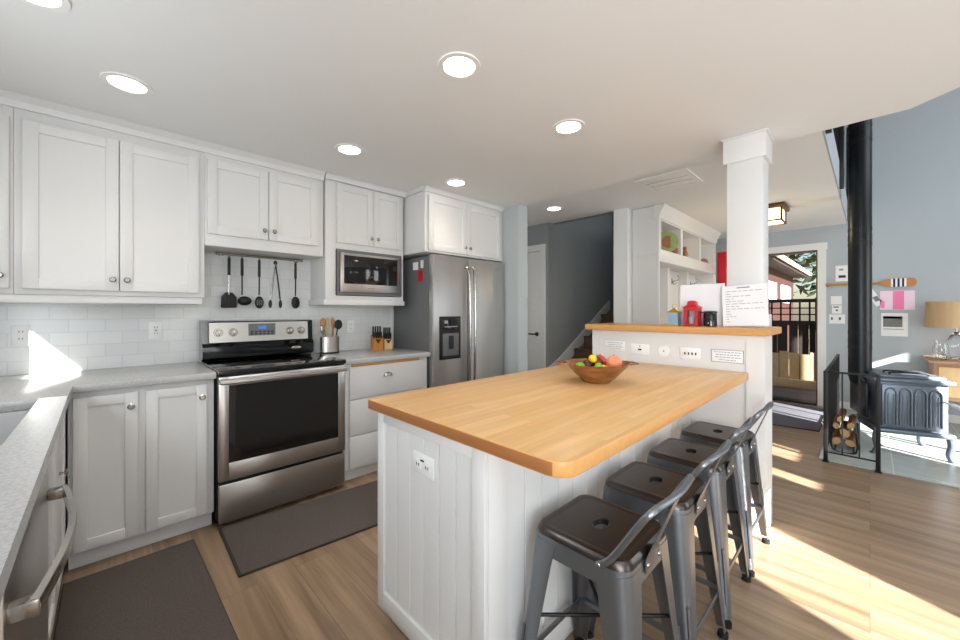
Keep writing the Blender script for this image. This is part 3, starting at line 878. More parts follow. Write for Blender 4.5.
# ------------------------------------------------------------------ counter-top items
cx, cy = 1.325, 3.17
cr = thing('utensil_crock', (cx, cy, 0.9155), 'oval stainless crock full of wooden spoons right of the range', 'crock')
def oval(rx, ry, z, n=36, c=(cx, cy)):
    return [(c[0] + rx * math.cos(2 * PI * k / n), c[1] + ry * math.sin(2 * PI * k / n), z) for k in range(n)]
part(B().loft([oval(.081, .045, .9155), oval(.081, .045, .928)]), 'base_ring', 'blackmat', cr)
part(B().loft([oval(.078, .042, .928), oval(.078, .042, 1.055), oval(.075, .039, 1.055), oval(.075, .039, .935)], cap0=True, cap1=True), 'steel_body', 'ss', cr)
def stick(dx, dy, lx_, ly_, top, m, label, head, name='wooden_spoon'):
    p0 = (cx + dx * .6, cy + dy * .5, 0.94); p1 = (cx + dx + lx_, cy + dy + ly_, top)
    t = thing(name, p0, label, 'utensil', 'utensils in the steel crock')
    part(B().tube([p0, p1], 0.0058, 8), 'handle', m, t)
    q = Vector(p1) - Vector(p0); e = Vector(p1) + q.normalized() * head[1]
    part(B().ball(e, 1.0, (head[0], 0.008, head[1] * 1.15)), 'head', m, t)
stick(-.035, 0, -.012, .01, 1.135, 'spoonwood', 'broad pale wooden spoon leaning left in the steel crock', (.026, .036))
stick(-.01, .015, .0, .01, 1.15, 'lightwood', 'tall pale wooden spoon at the middle of the crock', (.018, .030))
stick(.012, -.01, .006, .0, 1.14, 'spoonwood', 'brown wooden spatula right of the crock centre', (.016, .036))
stick(.03, .01, .012, .01, 1.13, 'spoonwood', 'darker wooden spoon behind the black one in the crock', (.018, .03))
stick(.045, -.01, .018, .0, 1.12, 'blackmat', 'black round-headed spoon at the right of the crock', (.034, .036), 'black_spoon')
stick(-.045, -.01, -.018, -.003, 1.09, 'chrome', 'thin steel whisk at the left of the crock', (.012, .030), 'whisk')
def knife_block(x, y, w, d, h, m, label, rot):
    t = thing('knife_block', (x, y, 0.9155), label, 'knife block')
    R = Matrix.Translation((x, y, 0.9155)) @ Matrix.Rotation(rot, 4, 'Z')
    b = B()
    b.loft([[(sx * w / 2, -d / 2, 0), (sx * w / 2, -d / 2 + .0, h * .82), (sx * w / 2, -d / 2 + .02, h * .86), (sx * w / 2, d / 2, h * 1.1), (sx * w / 2, d / 2, 0)] for sx in (-1, 1)], xf=R)
    part(b, 'wood_block', m, t)
    for i in range(4):
        for j in range(2):
            px = -w / 2 + w * (i + .6) / 4.2; py = -d / 2 + d * (.4 + .4 * j)
            z0 = h * (.9 + .12 * j)
            L = (0.075 if j else 0.055) + 0.012 * ((i * 3 + j) % 3)
            part(B().box(px - .006, px + .006, py - .0085, py + .0085, z0 - .01, z0 + L, .003, xf=R @ Matrix.Rotation(0.12, 4, 'X')), 'knife_handle', 'blackmat', t)
    part(B().cyl((0, -d / 2 + .001, h * .62), (0, -d / 2 - .002, h * .62), .012, seg=20, xf=R).box(-.022, .022, -d / 2 - .001, -d / 2 + .001, h * .68, h * .80, xf=R), 'mark', 'blackmat', t)
knife_block(1.74, 3.13, .088, .10, .125, 'knifewood', 'darker honey-coloured block full of black-handled knives', -.25)
knife_block(1.857, 3.15, .075, .09, .11, 'lightwood', 'smaller pale wood knife block beside the refrigerator', -.25)

# ------------------------------------------------------------------ floor mats
def mat_rug(pts, label, name='kitchen_mat', m='rug', z=0.0005, t=0.012):
    r = thing(name, (sum(p[0] for p in pts) / len(pts), sum(p[1] for p in pts) / len(pts), 0), label, 'mat')
    part(B().prism(pts, z, z + t * .8, 0.002), 'border', 'rugedge', r)
    c = Vector((sum(p[0] for p in pts) / len(pts), sum(p[1] for p in pts) / len(pts)))
    inner = [tuple(Vector(p) + (c - Vector(p)).normalized() * 0.012) for p in pts]
    part(B().prism(inner, z + t * .5, z + t, 0.001), 'weave', m, r)
mat_rug([(0.452, 2.635), (0.44, 2.095), (1.95, 1.955), (1.95, 2.52)], 'long dark brown woven mat in front of the range')
mat_rug([(0.333, 2.612), (0.362, 1.40), (-0.16, 1.38), (-0.155, 2.60)], 'dark brown woven mat in front of the dishwasher and sink')
mat_rug([(5.28, 0.80), (5.33, 0.37), (6.60, 0.37), (6.60, 1.20), (5.28, 1.20)], 'charcoal patterned doormat before the open doorway', 'doormat', 'doormat')

# ------------------------------------------------------------------ island
isl = thing('kitchen_island', (1.7, 1.08, 0), 'white beadboard island with a thick butcher block top', 'island')
X0, X1, Y0, Y1 = 0.782, 2.62, 0.785, 1.402
def bead(b, a0, a1, z0, z1, pos, n, facing):
    w = (a1 - a0) / n
    for i in range(n):
        p0 = a0 + i * w + 0.0022; p1 = a0 + (i + 1) * w - 0.0022
        if facing == '-X': b.box(pos, pos + .006, p0, p1, z0, z1, .0015, 1)
        else: b.box(p0, p1, pos, pos + .006, z0, z1, .0015, 1)
part(B().box(X0 + .018, X1, Y0 + .018, Y1, 0.075, 0.8735), 'carcass', 'cab', isl)
e = B()
e.box(X0, X0 + .018, Y0, Y0 + .055, .075, .8735, .002).box(X0, X0 + .018, Y1 - .045, Y1, .075, .8735, .002)
e.box(X0, X0 + .018, Y0 + .054, Y1 - .044, .825, .8735, .002).box(X0, X0 + .018, Y0 + .054, Y1 - .044, .075, .145, .002)
bead(e, Y0 + .055, Y1 - .045, .145, .825, X0 + .011, 6, '-X')
part(e, 'end_panel', 'cab', isl)
s = B()
for p0, p1 in ((X0 + .0185, X0 + .105), (1.66, 1.74), (2.50, 2.62)):
    s.box(p0, p1, Y0, Y0 + .018, .075, .8735, .002)
for p0, p1, n in ((X0 + .105, 1.66, 8), (1.74, 2.50, 8)):
    s.box(p0 - .001, p1 + .001, Y0, Y0 + .018, .825, .8735, .002); s.box(p0 - .001, p1 + .001, Y0, Y0 + .018, .075, .16, .002)
    bead(s, p0, p1, .16, .825, Y0 + .011, n, '-Y')
part(s, 'side_panel', 'cab', isl)
part(B().box(X0 + .06, X1, Y0 + .05, Y1 - .05, 0.0, .0745), 'plinth', 'cab', isl)
part(B().box(X0 + .045, X0 + .06, Y0 + .04, Y1 - .035, 0.001, .055, .004).box(X0 + .045, X1, Y0 + .036, Y0 + .05, 0.001, .055, .004), 'base_moulding', 'cab', isl)
# top with rounded near corner
def rounded(x0, x1, y0, y1, rr, n=6):
    pts = []
    for (cx_, cy_, a0, r) in ((x1 - rr[0], y0 + rr[0], -PI / 2, rr[0]), (x1 - rr[1], y1 - rr[1], 0, rr[1]), (x0 + rr[2], y1 - rr[2], PI / 2, rr[2]), (x0 + rr[3], y0 + rr[3], PI, rr[3])):
        if r < 1e-4: pts.append((cx_, cy_)); continue
        for k in range(n + 1):
            a = a0 + PI / 2 * k / n
            pts.append((cx_ + r * math.cos(a), cy_ + r * math.sin(a)))
    return pts
tp = part(B().prism(rounded(0.748, 2.63, 0.487, 1.425, (0.004, 0.004, 0.012, 0.055), 10), 0.8745, 0.915, 0.004), 'butcher_block_top', 'butcher', isl)
tp.data.materials.append(M['butcher_edge']); tp.data.materials.append(M['ledge'])
for p in tp.data.polygons:
    if abs(p.normal.z) < 0.6:
        p.material_index = 1 if p.normal.x < -0.97 else 2
ot = part(B().box(X0 + .004, X0 + .0105, 1.035, 1.155, .692, .766, .002), 'outlet_plate', 'plastic', isl)
ot.location.x = -0.0003
for y in (1.068, 1.122):
    rc = sub(B().box(X0 + .0025, X0 + .0045, y - .016, y + .016, .713, .745, .001), 'receptacle', 'plastic', ot)
sub(B().box(X0 + .0012, X0 + .0027, 1.085, 1.105, .742, .748).box(X0 + .0012, X0 + .0027, 1.060, 1.063, .722, .732).box(X0 + .0012, X0 + .0027, 1.073, 1.076, .722, .732).box(X0 + .0012, X0 + .0027, 1.114, 1.117, .722, .732).box(X0 + .0012, X0 + .0027, 1.127, 1.130, .722, .732), 'slots', 'navy', ot)

# ------------------------------------------------------------------ bar stools
def make_stool():
    r = thing('bar_stool', (0, 0, 0), '', 'stool', 'gunmetal bar stools along the island')
    H = 0.612
    def sq(h, cr_, z, n=7, cy_=0.0):
        pts = []
        for q in range(4):
            a0 = q * PI / 2
            cx_ = (h - cr_) * (1 if q in (0, 3) else -1); cyy = (h - cr_) * (1 if q in (0, 1) else -1)
            for k in range(n + 1):
                a = a0 + PI / 2 * k / n
                pts.append((cx_ + cr_ * math.cos(a), cyy + cr_ * math.sin(a) + cy_, z))
        return pts
    N = 32
    hole = [(0.026 * math.cos(2 * PI * (k + .5) / N + 0.0), 0.017 * math.sin(2 * PI * (k + .5) / N), H - .012) for k in range(N)]
    # align the hole's vertices with the corner parametrisation
    def ell(a, b_, z):
        pts = []
        for q in range(4):
            for k in range(8):
                an = q * PI / 2 + PI / 2 * (k + .5) / 8
                pts.append((a * math.cos(an), b_ * math.sin(an), z))
        return pts
    s_ = B()
    s_.loft([ell(.032, .021, H - .020), ell(.033, .022, H - .005), ell(.036, .025, H - .0025), ell(.039, .028, H - .0025), sq(.119, .03, H - .0025), sq(.122, .031, H - .0025), sq(.130, .034, H + .0), sq(.142, .042, H - .002), sq(.150, .048, H - .012), sq(.152, .048, H - .024)], False, False)
    part(s_, 'seat', 'seat', r)
    sk_ = B()
    sk_.loft([sq(.1525, .048, H - .022), sq(.153, .047, H - .030), sq(.156, .046, H - .075), sq(.152, .046, H - .075), sq(.149, .047, H - .03)], False, False)
    part(sk_, 'apron', 'gun', r)
    # legs: pressed-sheet angle with a rounded outer corner
    def sect(cx_, cy_, sx, sy, w, rr, z):
        th = 0.003
        outer = [(-w, 0)] + [(-rr + rr * math.sin(a), -rr + rr * math.cos(a)) for a in [PI / 2 * k / 8 for k in range(9)]] + [(0, -w)]
        r2 = max(rr - th, 0.001)
        inner = [(-th, -w)] + [(-rr + r2 * math.cos(a), -rr + r2 * math.sin(a)) for a in [PI / 2 * k / 8 for k in range(9)]] + [(-w, -th)]
        return [(cx_ + sx * p[0], cy_ + sy * p[1], z) for p in outer + inner]
    for sx in (-1, 1):
        for sy in (-1, 1):
            lg = B()
            top = .1545; bot = .197
            secs = []
            for f, w, rr in ((0, .092, .045), (.12, .083, .044), (.5, .062, .034), (.97, .036, .020)):
                z = (H - .035) * (1 - f) + 0.012 * f
                c = top + (bot - top) * f
                secs.append(sect(sx * c, sy * c, sx, sy, w, rr, z))
            lg.loft(secs)
            lo = part(lg, 'leg', 'gun', r)
            rb = B()
            for f0, f1 in ((.50, .88),):
                a = top + (bot - top) * f0 - .008; b_ = top + (bot - top) * f1 - .006
                z0 = (H - .035) * (1 - f0) + .012 * f0; z1 = (H - .035) * (1 - f1) + .012 * f1
                rb.tube([(sx * a, sy * a, z0), (sx * b_, sy * b_, z1)], .0055, 8)
            sub(rb, 'rib', 'gun', lo)
            sub(B().cyl((sx * (bot - .013), sy * (bot - .013), 0.0), (sx * (bot - .012), sy * (bot - .012), 0.018), .019, .018, 14), 'foot_cap', 'rubber', lo)
    for s in (-1, 1):
        part(B().box(-.17, .17, s * .176 - .003, s * .176 + .003, .175, .197, .002), 'footrest', 'gun', r)
        part(B().box(s * .176 - .003, s * .176 + .003, -.17, .17, .175, .197, .002), 'footrest', 'gun', r)
    for a in (1, -1):
        part(B().cyl((-.155, -.155 * a, .335 + .012 * a), (.155, .155 * a, .335 + .012 * a), .0055, seg=10), 'cross_brace', 'blackmat', r)
    # low back: bar up from both seat sides, splat in the middle
    bk = B()
    bk.tube([(-.159, -.075, .590), (-.159, -.115, .625), (-.156, -.19, .745), (-.146, -.212, .775), (-.11, -.222, .784), (0, -.232, .786), (.11, -.222, .784), (.146, -.212, .775), (.156, -.19, .745), (.159, -.115, .625), (.159, -.075, .590)], 0.0055, 10, 4, ry=0.009)
    bo = part(bk, 'back_rail', 'gun', r)
    sub(B().ball((-.163, -.079, .594), .0075, (.6, 1, 1), 12).ball((.163, -.079, .594), .0075, (.6, 1, 1), 12), 'rivets', 'chrome', bo)
    sp = B()
    sp.loft([[(-w, y, z), (w, y, z), (w, y + .003, z), (-w, y + .003, z)] for w, y, z in ((.052, -.1605, .555), (.052, -.1605, .588), (.030, -.163, .605), (.024, -.172, .63), (.022, -.232, .785))])
    so = part(sp, 'back_splat', 'gun', r)
    sub(B().ball((-.038, -.161, .573), .0075, (1, .6, 1), 12).ball((.038, -.161, .573), .0075, (1, .6, 1), 12), 'rivets', 'chrome', so)
    return r
stool = make_stool()
SL = ['nearest gunmetal bar stool, in front of the island corner closest to the viewer',
      'second gunmetal bar stool counting away from the near island corner',
      'third gunmetal bar stool along the island, next to the farthest one',
      'farthest gunmetal bar stool, beside the white half wall']
SP = [(1.095, 0.585, 0.0), (1.53, 0.585, 0.0), (1.965, 0.59, 0.01), (2.395, 0.585, -0.01)]
for i, (x, y, a) in enumerate(SP):
    o = stool if i == 0 else copy_tree(stool)
    o['label'] = SL[i]
for o, (x, y, a) in zip([stool] + [c for c in COL.objects if c.name.startswith('bar_stool.')], SP):
    o.location = (x, y, 0); o.rotation_euler = (0, 0, a)

# ------------------------------------------------------------------ fruit bowl
bx_, by_ = 1.745, 0.955
fbw = thing('wooden_bowl', (bx_, by_, 0.9155), 'flared wooden bowl with side handles holding fruit on the island', 'bowl')
part(B().lathe([(0.0, 0), (.062, 0), (.070, .006), (.105, .040), (.138, .075), (.156, .094), (.160, .098), (.150, .096), (.128, .074), (.095, .040), (.060, .014), (0.0, .012)], (bx_, by_, .9155), 40), 'bowl_body', 'bowl', fbw)
for s in (-1, 1):
    dr_ = Vector((0.70, -0.71, 0)) * s
    pc = Vector((bx_, by_, .9155 + .095))
    pr_ = Vector((-dr_.y, dr_.x, 0))
    part(B().tube([pc + dr_ * .150 + pr_ * .055, pc + dr_ * .185 + pr_ * .035, pc + dr_ * .195, pc + dr_ * .185 - pr_ * .035, pc + dr_ * .150 - pr_ * .055], 0.012, 10, 5, ry=.005), 'handle', 'bowl', fbw)
def proj_dir(u):  # helper: fruit offsets measured across / along the line of sight
    return None
RT = Vector((0.716, -0.698, 0)); FW = Vector((0.698, 0.716, 0))
def fr_at(across, along, z, r, m, label, name, sc=(1, 1, 1), stem=False):
    c = Vector((bx_, by_, 0)) + RT * across + FW * along
    t = thing(name, (c.x, c.y, z - r), label, 'fruit', 'fruit in the wooden bowl')
    part(B().ball((c.x, c.y, z), r, sc), 'flesh', m, t)
    part(B().cyl((c.x, c.y, z + r * sc[2] * .93), (c.x + .002, c.y, z + r * sc[2] * 1.18), .0018, .0014, 8), 'stem', 'bark', t)
fr_at(-.085, -.01, .992, .026, 'lime', 'bright green lime at the left of the fruit bowl', 'lime', (1.1, 1, .9))
fr_at(-.045, .00, 1.000, .028, 'plum', 'dark purple plum between the left lime and the lemon', 'plum')
fr_at(-.022, -.01, 1.032, .021, 'lemon', 'small yellow lemon on top of the pile', 'lemon')
fr_at(-.006, -.055, .996, .022, 'lime', 'green lime in front below the yellow lemon', 'lime')
fr_at(.010, .03, 1.008, .033, 'redapple', 'dark red apple behind the front lime', 'apple')
fr_at(.024, -.045, .985, .022, 'orange', 'small orange fruit between the front lime and the peach', 'orange')
fr_at(.085, -.005, 1.008, .040, 'peach', 'large pale peach at the right of the bowl', 'peach')
fr_at(.040, .075, 1.008, .034, 'redpeach', 'redder peach tucked behind the large pale peach', 'peach')

# ------------------------------------------------------------------ half-wall fittings (facing the kitchen)
HX = 2.64
def wall_sign(y0, y1, z0, z1, label, lines, framed=False):
    t = thing('paper_sign', (HX, (y0 + y1) / 2, z0), label, 'sign')
    part(B().box(HX - .0035, HX - .0005, y0, y1, z0, z1, .0005), 'sheet', 'paper', t)
    b = B(); n = len(lines)
    for i, w in enumerate(lines):
        z = z1 - (z1 - z0) * (i + .8) / (n + .6)
        c = (y0 + y1) / 2; hw_ = (y1 - y0) / 2 * w
        k = c - hw_
        while k < c + hw_ - .004:
            L = random.uniform(.008, .02); k2 = min(k + L, c + hw_)
            b.box(HX - .0042, HX - .0034, k, k2, z - .0022, z + .0022); k = k2 + .004
    part(b, 'print', 'ink', t)
    if framed:
        f = B()
        f.box(HX - .005, HX - .0005, y0 - .003, y0, z0 - .003, z1 + .003).box(HX - .005, HX - .0005, y1, y1 + .003, z0 - .003, z1 + .003)
        f.box(HX - .005, HX - .0005, y0, y1, z0 - .003, z0).box(HX - .005, HX - .0005, y0, y1, z1, z1 + .003)
        part(f, 'frame', 'ink', t)
wall_sign(1.225, 1.37, .985, 1.05, 'white printed sign at the left end of the half wall under the ledge', (.8, .7, .85, .6))
wall_sign(.515, .675, .965, 1.035, 'framed white printed sign at the right end of the half wall', (.85, .8, .85, .55), True)
def plate(y, z, w, h, label, kind):
    t = thing('wall_plate', (HX, y, z), label, 'outlet', 'fittings on the half wall')
    if kind == 'round':
        part(B().cyl((HX - .0005, y, z), (HX - .008, y, z), .036, .034, 32), 'cover', 'plastic', t)
        part(B().cyl((HX - .008, y, z), (HX - .0095, y, z), .004, seg=12), 'dot', 'slot', t)
        return
    part(B().box(HX - .006, HX - .0005, y - w / 2, y + w / 2, z - h / 2, z + h / 2, .003), 'cover', 'plastic', t)
    b = B()
    if kind == 'four':
        for i in range(4): b.box(HX - .0075, HX - .0058, y - .036 + i * .021, y - .028 + i * .021, z - .008, z + .008)
    else:
        b.box(HX - .0075, HX - .0058, y - .012, y + .012, z - .007, z + .003).box(HX - .0075, HX - .0058, y - .004, y + .004, z + .018, z + .024)
    part(b, 'sockets', 'slot', t)
plate(1.115, 1.005, .13, .07, 'white outlet plate beside the left printed sign', 'out')
plate(.955, 1.005, .07, .07, 'round white dial on the half wall between two plates', 'round')
plate(.795, 1.00, .12, .075, 'white plate with four small black holes on the half wall', 'four')

# ------------------------------------------------------------------ items on the ledge
LZ = 1.1725
# red lantern
cx_, cy_ = 2.73, 0.81
t = thing('candle_lantern', (cx_, cy_, LZ), 'small red metal candle lantern on the bar ledge', 'lantern')
h_ = .043
part(B().box(cx_ - h_, cx_ + h_, cy_ - h_, cy_ + h_, LZ, LZ + .014, .003), 'base', 'red', t)
b = B()
for sx in (-1, 1):
    for sy in (-1, 1):
        b.box(cx_ + sx * .034 - .008, cx_ + sx * .034 + .008, cy_ + sy * .034 - .008, cy_ + sy * .034 + .008, LZ + .012, LZ + .118)
for s in (-1, 1):
    b.box(cx_ - .04, cx_ + .04, cy_ + s * .036 - .004, cy_ + s * .036 + .004, LZ + .1, LZ + .12).box(cx_ + s * .036 - .004, cx_ + s * .036 + .004, cy_ - .04, cy_ + .04, LZ + .1, LZ + .12)
part(b, 'frame', 'red', t)
part(B().box(cx_ - .03, cx_ + .03, cy_ - .03, cy_ + .03, LZ + .014, LZ + .10), 'glass_panes', 'glass', t)
part(B().cyl((cx_, cy_, LZ + .0145), (cx_, cy_, LZ + .06), .018, seg=20), 'candle', 'paper', t)
sqr = lambda a, z: [(cx_ - a, cy_ - a, z), (cx_ + a, cy_ - a, z), (cx_ + a, cy_ + a, z), (cx_ - a, cy_ + a, z)]
part(B().loft([sqr(.046, LZ + .118), sqr(.046, LZ + .122), sqr(.026, LZ + .138), sqr(.024, LZ + .150), sqr(.026, LZ + .152), sqr(.020, LZ + .162), sqr(.004, LZ + .166)]), 'roof', 'red', t)
# black candle warmer
cx_, cy_ = 2.73, 0.708
t = thing('black_canister', (cx_, cy_, LZ), 'round glossy black canister between the red lantern and the papers', 'canister')
part(B().lathe([(.034, 0), (.038, .004), (.037, .080), (.034, .085), (.0, .085)], (cx_, cy_, LZ), 28), 'body', 'black', t)
part(B().lathe([(.041, .086), (.042, .092), (.034, .098), (.0, .10)], (cx_, cy_, LZ), 28).box(cx_ - .006, cx_ + .006, cy_ + .036, cy_ + .052, LZ + .086, LZ + .092, .002), 'lid', 'black', t)
# gold-topped glass lantern
cx_, cy_ = 2.74, 0.925
t = thing('glass_lantern', (cx_, cy_, LZ), 'small blue glass lantern with a gold top left of the red lantern', 'lantern')
sqr = lambda a, z: [(cx_ - a, cy_ - a, z), (cx_ + a, cy_ - a, z), (cx_ + a, cy_ + a, z), (cx_ - a, cy_ + a, z)]
part(B().loft([sqr(.034, LZ), sqr(.034, LZ + .008)]), 'base', 'gold', t)
part(B().loft([sqr(.032, LZ + .008), sqr(.030, LZ + .085)]), 'glass_body', 'bluepic', t)
part(B().loft([sqr(.036, LZ + .085), sqr(.036, LZ + .089), sqr(.012, LZ + .110), sqr(.004, LZ + .118)]), 'roof', 'gold', t)
b = B()
b.loft([[(cx_, cy_ + (.014 + .0016 * math.cos(a)) * math.cos(q), LZ + .132 + (.014 + .0016 * math.cos(a)) * math.sin(q)) if False else (cx_ + .0016 * math.sin(a), cy_ + (.014 + .0016 * math.cos(a)) * math.cos(q), LZ + .131 + (.014 + .0016 * math.cos(a)) * math.sin(q)) for a in [2 * PI * i / 6 for i in range(6)]] for q in [2 * PI * j / 20 for j in range(21)]], False, False)
part(b, 'ring', 'gold', t)
# sheets: standing card and leaning instruction page
t = thing('blank_card', (2.775, .775, LZ), 'plain white card standing behind the red lantern', 'card')
part(B().box(-.0015, .0015, -.13, .13, 0, .272, xf=Matrix.Translation((2.775, .77, LZ + .001)) @ Matrix.Rotation(0.03, 4, 'Y')), 'sheet', 'paper', t)
t = thing('instruction_sheet', (2.72, .53, LZ), 'white printed instruction page leaning on the column', 'paper')
R = Matrix.Translation((2.735, .522, LZ + .0015)) @ Matrix.Rotation(0.06, 4, 'Y') @ Matrix.Rotation(-0.05, 4, 'X')
part(B().box(-.001, .001, -.115, .115, 0.006, .255, xf=R), 'sheet', 'paper', t)
b = B()
b.box(-.0018, -.0008, -.03, .035, .236, .243, xf=R)
for i in range(13):
    z = .218 - i * .0155
    k = -.095
    while k < .09:
        L = random.uniform(.01, .035); k2 = min(k + L, .095)
        b.box(-.0018, -.0008, -k2, -k, z, z + .003, xf=R); k = k2 + .007
        if random.random() < .12: break
part(b, 'print', 'ink', t)
# tall red board in the hall behind
tag(B().box(6.30, 6.36, 1.43, 1.545, 0.0005, 2.12, .004).build('red_board', 'red'), 'tall narrow red board standing behind the column in the hall', 'board')

# ------------------------------------------------------------------ hall tree (built-in)
ht = thing('hall_tree', (5.2, 1.7, 0), 'white built-in hall tree with cubbies and coat hooks beyond the bar', 'built-in')
BX0, BX1, BY = 4.15, 6.28, 1.555
part(B().box(BX0, BX0 + .03, BY, 1.84, 0, 2.39, .002), 'side_panel', 'cab', ht)
part(B().box(BX1 - .03, BX1, BY, 1.84, 0, 2.39, .002), 'side_panel', 'cab', ht)
part(B().box(BX0 + .03, BX1 - .03, 1.815, 1.84, 0, 2.39), 'back_panel', 'cab', ht)
cbx = [4.18, 4.85, 5.55, 6.25]
f = B()
f.box(4.18, 6.25, BY, 1.815, 2.235, 2.385)
f.box(4.18, 6.25, BY, 1.815, 1.80, 1.93, .002)
for x in cbx[1:3]:
    f.box(x - .035, x + .035, BY, 1.815, 1.93, 2.235)
    f.box(x - .035, x + .035, 1.70, 1.815, .45, 1.80)
f.box(4.18, 4.215, BY, 1.6, 1.93, 2.235).box(4.18, 4.215, 1.70, 1.815, .45, 1.80)
part(f, 'cubby_frame', 'cab', ht)
part(B().box(4.18, 6.25, 1.30, 1.815, .40, .45, .004), 'bench_seat', 'ledge', ht)
part(B().box(4.18, 6.25, 1.33, 1.8, .0, .399), 'bench_base', 'cab', ht)
part(B().loft([[(x, p, q) for p, q in ((BY, 2.25), (BY - .012, 2.25), (BY - .02, 2.30), (BY - .06, 2.37), (BY - .06, 2.393), (BY + .05, 2.393), (BY + .05, 2.25))] for x in (BX0 - .02, BX1)]), 'crown', 'cab', ht)
part(B().box(BX0 - .006, BX0, BY + .004, 1.838, 1.865, 1.885), 'side_rail', 'cab', ht)
for x in (4.93, 5.28, 5.66, 6.02):
    for dx in (0,):
        k = B()
        y = 1.815
        k.tube([(x + dx, y, 1.66), (x + dx, y - .06, 1.665), (x + dx, y - .085, 1.70), (x + dx, y - .07, 1.73)], .006, 8, 4)
        k.tube([(x + dx, y, 1.66), (x + dx, y - .03, 1.62), (x + dx, y - .055, 1.63), (x + dx, y - .06, 1.65)], .006, 8, 4).box(x + dx - .012, x + dx + .012, y - .004, y, 1.62, 1.70, .002)
        part(k, 'coat_hook', 'chrome', ht)
# things in the cubbies
t = thing('ceramic_plate', (4.52, 1.61, 1.931), 'round green glazed plate standing in the first cubby', 'plate')
part(B().cyl((4.515, 1.592, 2.052), (4.53, 1.605, 2.052), .115, .12, 36), 'dish', 'greencer', t)
part(B().cyl((4.5135, 1.5905, 2.052), (4.518, 1.595, 2.052), .07, .07, 30), 'well', 'browncer', t)
tag(B().lathe([(.03, 0), (.045, .02), (.05, .06), (.03, .09), (.022, .11), (.027, .12), (0, .12)], (4.72, 1.60, 1.931), 24).build('small_vase', 'browncer'), 'small brown vase beside the green plate', 'vase')
t = thing('ceramic_figurine', (5.10, 1.60, 1.931), 'small brown figurine in the middle cubby', 'figurine')
part(B().lathe([(.03, 0), (.04, .03), (.03, .07), (.02, .09), (0, .1)], (5.10, 1.60, 1.931), 20), 'body', 'browncer', t)
part(B().ball((5.10, 1.60, 2.045), .024), 'head', 'browncer', t)
t = thing('shoe', (5.92, 1.60, 1.931), 'brown low shape like a shoe in the right-hand cubby', 'shoe')
part(B().ball((5.92, 1.61, 1.965), .07, (1.5, .6, .48)), 'upper', 'browncer', t)
part(B().box(5.82, 6.03, 1.575, 1.65, 1.931, 1.942, .004), 'sole', 'blackmat', t)

# ------------------------------------------------------------------ loft railing
lr = thing('loft_railing', (5.0, 0.25, FZ), 'black metal railing of the loft seen above the hall ceiling', 'railing')
RY = 0.245
for x in [3.3 + .115 * i for i in range(30)]:
    part(B().box(x - .008, x + .008, RY - .008, RY + .008, FZ + .30, FZ + 1.15), 'baluster', 'blackmat', lr)
part(B().box(3.2, 6.78, RY - .015, RY + .015, FZ + .29, FZ + .31).box(3.2, 6.78, RY - .015, RY + .015, FZ + 1.15, FZ + 1.18), 'rails', 'blackmat', lr)
for x in (3.3, 4.9, 6.7):
    part(B().box(x - .025, x + .025, .17, .2095, FZ + .02, FZ + 1.2, .003), 'post', 'blackmat', lr)

# ------------------------------------------------------------------ wood stove
sv = thing('wood_stove', (0, 0, 0), 'grey cast iron wood stove with arched door panels on the hearth', 'stove')
W_, D_ = .40, .42
def P_(b, name, m): return part(b, name, m, sv)
# local: x right along front (seen from the room), front at y=0 going back to +y; placed below
P_(B().box(-.19, .19, .015, D_, .215, .60, .012), 'firebox', 'stove_iron')
P_(B().box(-.215, .215, -.02, D_ + .02, .185, .222, .012), 'bottom_plate', 'stove_iron')
P_(B().box(-.215, .215, -.02, D_ + .02, .59, .622, .010).box(-.185, .185, .02, D_ - .02, .62, .645, .012), 'top_plate', 'stove_iron')
P_(B().tube([(-.10, .06, .645), (-.09, .06, .662), (.09, .06, .662), (.10, .06, .645)], .006, 8, 3).tube([(-.10, .16, .645), (-.09, .16, .662), (.09, .16, .662), (.10, .16, .645)], .006, 8, 3), 'top_grate', 'stovepipe')
do = B()
do.box(-.165, .165, -.004, .016, .235, .575, .006)
dor = P_(do, 'firebox_door', 'stove_iron')
ar = B()
for i in range(4):
    c = -.117 + i * .078
    pts = [(c - .030, -.009, .26)] + [(c + .030 * math.cos(PI - PI * k / 8), -.009, .50 + .045 * math.sin(PI * k / 8)) for k in range(9)] + [(c + .030, -.009, .26)]
    ar.tube(pts, .006, 8)
    ar.box(c - .018, c - .012, -.008, -.003, .27, .50).box(c + .012, c + .018, -.008, -.003, .27, .50)
sub(ar, 'arches', 'stove_iron', dor)
sub(B().cyl((.15, -.01, .47), (.18, -.10, .45), .007, seg=12).cyl((.172, -.075, .456), (.195, -.15, .44), .016, .018, 14), 'handle', 'paper', dor)
for sx in (-1, 1):
    for yy in (.01, D_ - .01):
        P_(B().tube([(sx * .19, yy, .19), (sx * .198, yy, .13), (sx * .188, yy, .06), (sx * .205, yy - .005, .013)], .019, 10, 4).cyl((sx * .205, yy - .005, .0125), (sx * .205, yy - .005, .022), .026, .022, 16), 'leg', 'stove_iron')
P_(B().box(-.24, -.222, .05, .38, .28, .56, .006), 'side_shield', 'stovepipe')
sv.location = (4.925, -0.255, 0.0)
sv.rotation_euler = (0, 0, -PI / 2 + 0.30)
sv.scale = (1.16, 1.15, 1.10)
